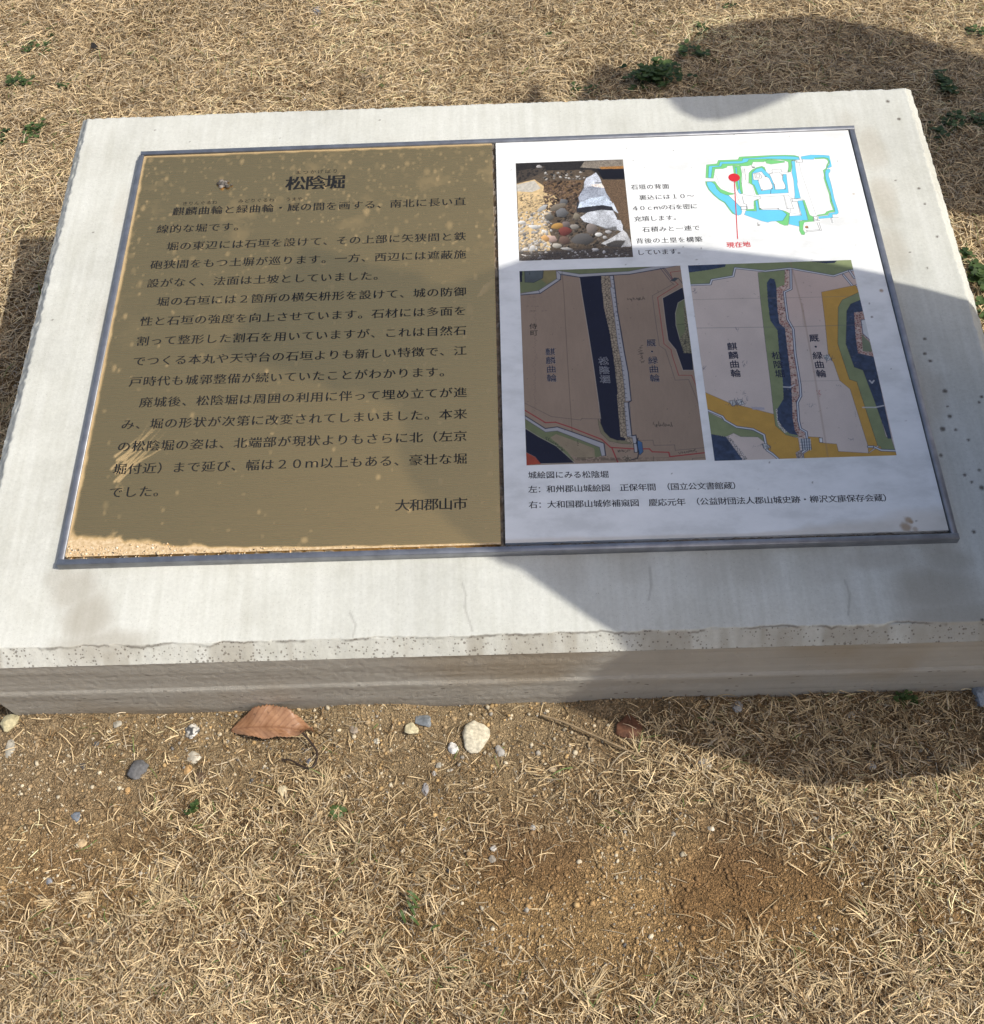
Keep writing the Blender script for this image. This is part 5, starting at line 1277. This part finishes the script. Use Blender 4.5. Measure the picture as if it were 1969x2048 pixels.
PLANTS = [
    (1321, 163, 150, 52, 95, .0105, 'largest clover clump, dark and leafy, right behind the back edge of the block', .034),
    (1170, 178, 44, 22, 18, .007, 'small clover tuft left of the largest clump behind the block', .016),
    (1391, 112, 46, 40, 26, .0085, 'clover tuft in the shade just above the largest clump', .02),
    (1407, 70, 32, 26, 14, .007, 'light green clover tuft at the edge of the shade behind the block', .014),
    (1468, 24, 28, 14, 9, .007, 'small clover tuft on sunny lawn near the top edge, right of centre', .012),
    (1086, 70, 24, 20, 8, .006, 'small clover tuft on sunny lawn behind the middle of the block', .012),
    (771, 160, 26, 30, 9, .006, 'lone pale green clover tuft behind the bronze plate side of the block', .012),
    (516, 127, 24, 18, 8, .005, 'pair of tiny clover sprigs in bare lawn behind the left half', .008),
    (78, 102, 42, 36, 26, .0075, 'compact clover tuft in the lawn left of the dark tile shard', .016),
    (112, 66, 22, 18, 10, .006, 'little clover tuft under the small reddish brown leaf', .012),
    (30, 168, 66, 44, 34, .0085, 'spreading clover patch at the left edge of the lawn', .018),
    (125, 184, 44, 24, 16, .007, 'clover tuft in the lawn right of the spreading patch', .012),
    (283, 188, 16, 12, 5, .005, 'tiny clover sprig in the lawn left of the pair of sprigs', .008),
    (70, 284, 60, 46, 30, .008, 'clover patch on lawn by the back left corner of the block', .016),
    (8, 296, 30, 40, 16, .007, 'clover at the left picture edge beside the patch near the back left corner', .014),
    (1952, 74, 34, 26, 14, .008, 'clover tuft on lawn in the top right corner', .016),
    (1916, 184, 54, 46, 30, .0095, 'clover patch in the shade behind the back right corner of the block', .022),
    (1884, 262, 66, 62, 34, .009, 'dark clover patch in shade close beside the right edge of the block', .02),
    (1955, 256, 40, 40, 18, .009, 'clover in shade at the right picture edge, beside the dark patch', .02),
    (1925, 530, 34, 36, 18, .0085, 'sunlit clover tuft beside the right edge of the block, upper one', .018),
    (1944, 580, 44, 56, 34, .011, 'biggest leafy clover beside the right edge of the block', .026),
    (1963, 624, 22, 36, 14, .008, 'clover tuft at the right picture edge below the biggest leafy one', .016),
    (391, 1622, 30, 20, 13, .004, 'small dark green weed in dead grass at the lower left', .010),
    (1797, 1414, 48, 26, 16, .005, 'dark clover in shade against the front of the block, far right', .014),
    (70, 880, 46, 34, 12, .006, 'few weak green leaves in the shadow along the left side of the block', .012),
]
for i, (u, v, w, h, n, ls, lab, tall) in enumerate(PLANTS):
    clover(u, v, w, h, n, ls, lab, 300 + i, tall)
# five-leaved rosette
x, y = gd(676, 1627); ros = empty('weed_rosette', (x, y, float(hgt(x, y)) + .003))
tag(ros, 'small green rosette of rounded leaves alone in dead grass in front of the block', 'weed', 'green weeds growing around the block')
for k in range(6):
    a = k * 1.047 + .3; ls = [.0095, .0085, .0095, .009, .0075, .006][k]; q = np.linspace(0, 2 * np.pi, 16, endpoint=False)
    lx_ = .0022 + ls * (.5 - .5 * np.cos(q)); ly_ = ls * .40 * np.sin(q) * (.75 + .25 * (lx_ / ls)); lz = .0025 * np.sin(lx_ / ls * 2.6) + .25 * np.abs(ly_)
    X_ = lx_ * math.cos(a) - ly_ * math.sin(a); Y_ = lx_ * math.sin(a) + ly_ * math.cos(a)
    V = np.concatenate([np.stack([X_, Y_, lz], 1), [[(.0022 + ls * .5) * math.cos(a), (.0022 + ls * .5) * math.sin(a), .002]]])
    fast_mesh('leaf', V, np.array([(m_, (m_ + 1) % 16, 16) for m_ in range(16)]), M_CLOVER, ros, True, {'tone': np.full(17, .75 + .05 * (k % 3))})
# sprig of broad green grass blades
x, y = gd(842, 1832); sp = empty('grass_sprig', (x, y, float(hgt(x, y)))); tag(sp, 'sprig of short green grass blades among dead grass at the bottom', 'weed', 'green weeds growing around the block')
r = np.random.default_rng(77)
for k in range(7):
    a = r.uniform(1.6, 4.6); L = r.uniform(.009, .018); ox, oy = r.normal(0, .008, 2); w = .0016
    T = np.linspace(0, 1, 6); xx = ox + T * L * math.cos(a); yy = oy + T * L * math.sin(a); zz = .004 + .012 * np.sin(T * 2.2)
    nx_, ny_ = -math.sin(a), math.cos(a); wv = w * np.sin(np.pi * (.15 + .84 * T))
    V = np.concatenate([np.stack([xx + nx_ * wv, yy + ny_ * wv, zz], 1), np.stack([xx - nx_ * wv, yy - ny_ * wv, zz], 1)])
    fast_mesh('blade', V, np.array([(i, i + 1, i + 7, i + 6) for i in range(5)]), M_CLOVER, sp, True, {'tone': np.full(12, .7)})
# the long dead twig lying to the right of the pale stones
tw = tube('dry_twig', spline([gd(1085, 1436) + (.006,), gd(1130, 1452) + (.008,), gd(1200, 1482) + (.007,), gd(1290, 1520) + (.006,), gd(1375, 1545) + (.005,)], 30), .0016, .0008, simple('dry_twig', (.30, .22, .13), .7, 0, 200, .3), None)
tag(tw, 'long thin dry twig lying across the edge of the shade in front of the block', 'twig')

# ------------------------------------------------------------------ two visitors standing to the right, just out of frame; their shadows fall on the board
HOR = np.array([math.cos(SUN_AZ), -math.sin(SUN_AZ), 0]); LAT = np.array([math.sin(SUN_AZ), math.cos(SUN_AZ), 0])
def at(d, lat, z): return HOR * d + LAT * lat + np.array([0, 0, z])
M_COAT = simple('navy_coat', (.035, .04, .06), .8, 0, 300, .3, .001)
M_COAT2 = simple('grey_coat', (.12, .115, .11), .85, 0, 300, .3, .001)
M_TROU = simple('dark_trousers', (.03, .03, .035), .85, 0, 300, .3)
M_SKIN = simple('skin', (.50, .31, .22), .5)
M_HAIR = simple('black_hair', (.012, .010, .010), .45)
M_SHOE = simple('shoe', (.05, .045, .04), .5)
def skin_mesh(name, pts, edges, radii, mat, parent, sub=2, root=0):
    me = bpy.data.meshes.new(name); me.from_pydata([tuple(p) for p in pts], edges, []); me.update()
    o = link(bpy.data.objects.new(name, me), parent)
    o.modifiers.new('skin', 'SKIN'); s = o.modifiers.new('sub', 'SUBSURF'); s.levels = sub; s.render_levels = sub
    for i, d in enumerate(me.skin_vertices[0].data):
        rr = radii[i]; d.radius = (rr, rr) if isinstance(rr, (int, float)) else rr
        d.use_root = i == root
    dg = bpy.context.evaluated_depsgraph_get()
    m2 = bpy.data.meshes.new_from_object(o.evaluated_get(dg)); o.modifiers.clear(); o.data = m2
    m2.materials.clear(); m2.materials.append(mat)
    for p in m2.polygons: p.use_smooth = True
    return o
def person(d, lat, face, label, coat, elbows, hands, head, h=1.68, sh=.19, cape=()):
    """d, lat: where it stands seen along the sun; elbows/hands/head: body-frame positions (right, forward, up)"""
    base_ = at(d, lat, 0); root = empty('person', base_); tag(root, label, 'person', 'visitors standing right of the board')
    fw = np.array([math.cos(face), math.sin(face), 0]); rt = np.array([fw[1], -fw[0], 0])
    B = lambda r_, f_, z_: rt * r_ + fw * f_ + np.array([0, 0, z_ * h / 1.68])
    hx, hy, hz = head
    pts = [B(0, 0, .92), B(0, 0, 1.12), B(0, .0, 1.30), B(0, .01, 1.41), B(hx * .6, hy * .6 + .01, 1.47), B(hx, hy + .02, hz - .02), B(hx, hy, hz + .07)]
    rad = [.13, .12, .13, .075, .05, .083, .078]; ed = [(0, 1), (1, 2), (2, 3), (3, 4), (4, 5), (5, 6)]
    pts.append(B(hx, hy + .10, hz - .02)); rad.append(.014); ed.append((5, 7))           # nose
    arm = []
    for sg, e_, g_ in ((1, elbows[0], hands[0]), (-1, elbows[1], hands[1])):
        i = len(pts); pts += [B(sg * sh, 0, 1.37), B(*e_), B(*g_)]; rad += [.055, .042, .028]; ed += [(2, i), (i, i + 1), (i + 1, i + 2)]
        g = np.array(g_); dv = g - np.array(e_); dv /= np.linalg.norm(dv); pr = np.cross(dv, [sg, .3, .2]); pr /= np.linalg.norm(pr)
        hp = g + dv * .06; j = len(pts); pts.append(B(*hp)); rad.append((.036, .018)); ed.append((i + 2, j))
        for q in range(4):
            o_ = pr * (q - 1.5) * .019; a = hp + dv * .05 + o_; b = a + dv * (.034 + .01 * (q in (1, 2))) + np.array([0, .012, -.018])
            n = len(pts); pts += [B(*a), B(*b)]; rad += [.0095, .008]; ed += [(j, n), (n, n + 1)]
        a = g + dv * .03 + pr * -.045; b = a + dv * .035; n = len(pts); pts += [B(*a), B(*b)]; rad += [.012, .009]; ed += [(i + 2, n), (n, n + 1)]
    for sg in (1, -1):
        i = len(pts); pts += [B(sg * .095, 0, .84), B(sg * .10, .015, .48), B(sg * .10, -.01, .09), B(sg * .105, .15, .035)]; rad += [.088, .055, .038, .032]; ed += [(0, i), (i, i + 1), (i + 1, i + 2), (i + 2, i + 3)]
    skin_mesh('body', pts, ed, rad, M_SKIN, root)
    # clothing: a loose cape-like coat hanging from the shoulders, plus sleeves
    nA = 48; q = np.linspace(0, 2 * np.pi, nA, endpoint=False); V = []
    zs = np.linspace(0, 1, 40); prof_z = np.array([p_[0] for p_ in cape]); prof_r = np.array([p_[1] for p_ in cape]); prof_c = np.array([p_[2] for p_ in cape])
    for s_ in zs:
        z_ = prof_z[0] + (prof_z[-1] - prof_z[0]) * s_; o_ = np.argsort(prof_z)
        r_ = np.interp(z_, prof_z[o_], prof_r[o_]); c_ = np.interp(z_, prof_z[o_], prof_c[o_])
        fold = 1 + .035 * np.sin(q * 7 + 2 * s_) * s_ + .02 * np.sin(q * 13 + 1.3) * s_
        P = rt[None] * (c_ + r_ * np.cos(q) * fold)[:, None] + fw[None] * (r_ * .72 * np.sin(q) * fold)[:, None]; P[:, 2] += z_
        V.append(P)
    ct = fast_mesh('coat', np.concatenate(V), np.concatenate([grid_faces(40, nA), np.array([(i * nA + nA - 1, (i + 1) * nA + nA - 1, (i + 1) * nA, i * nA) for i in range(39)])]), coat, root, True)
    so = ct.modifiers.new('thickness', 'SOLIDIFY'); so.thickness = .012
    for sg, e_, g_ in ((1, elbows[0], hands[0]), (-1, elbows[1], hands[1])):
        g = np.array(e_) + (np.array(g_) - np.array(e_)) * .93
        sz = 1.36 if e_[2] < 1.3 else 1.47
        skin_mesh('sleeve', [B(sg * sh * .8, 0, sz - .02), B(sg * sh, 0, sz), B(*e_), B(*g)], [(0, 1), (1, 2), (2, 3)], [.075, .078, .078, .055], coat, root)
    for sg in (1, -1):
        skin_mesh('trouser_leg', [B(sg * .095, 0, .90), B(sg * .10, .015, .48), B(sg * .10, -.005, .10)], [(0, 1), (1, 2)], [.105, .078, .066], M_TROU, root)
        skin_mesh('shoe', [B(sg * .10, -.05, .045), B(sg * .10, .05, .05), B(sg * .105, .17, .035)], [(0, 1), (1, 2)], [.045, .047, .036], M_SHOE, root)
    skin_mesh('hair', [B(hx, hy - .035, hz + .02), B(hx, hy - .02, hz + .105), B(hx, hy - .055, hz - .07)], [(0, 1), (0, 2)], [.098, .082, .075], M_HAIR, root)
    hc = B(hx, hy, hz)
    for sg in (1, -1):
        ey = hc + rt * sg * .033 + fw * .088 + np.array([0, 0, .012]); v_, f_ = ico(2)
        fast_mesh('eye', v_ * .011 + ey, f_, M_HAIR, root, True)
        fast_mesh('ear', v_ * np.array([.014, .02, .03]) + hc + rt * sg * .086, f_, M_SKIN, root, True)
    mv, mf = ico(2); fast_mesh('mouth', mv * np.array([.012, .022, .006]) + hc + fw * .088 + np.array([0, 0, -.06]), mf, simple('lips', (.35, .12, .10), .5), root, True)
    return root
TOB = math.pi - SUN_AZ                        # facing the board, down-sun
person(1.0, -.06, TOB, 'standing person in a long loose navy cape coat facing the board', M_COAT,
       ((.19, .06, 1.10), (-.19, .06, 1.10)), ((.10, .24, 1.02), (-.10, .24, 1.02)), (0, .03, 1.56), sh=.15,
       cape=((1.50, .07, 0), (1.44, .13, .02), (1.34, .20, .02), (1.20, .250, .012), (1.0, .287, .002), (.85, .300, -.008), (.66, .297, -.012), (.50, .27, .03)))
person(1.28, 1.02, TOB, 'standing person in a wide grey coat behind the first one, one elbow raised', M_COAT2,
       ((.22, .02, 1.12), (-.555, .06, 1.545)), ((.16, .18, .95), (-.26, .14, 1.60)), (-.10, .06, 1.47), h=1.72, sh=.20,
       cape=((1.54, .07, .02), (1.49, .15, .03), (1.41, .24, .03), (1.30, .31, .01), (1.15, .31, 0), (.95, .26, -.02), (.75, .25, -.03), (.55, .25, -.03)))
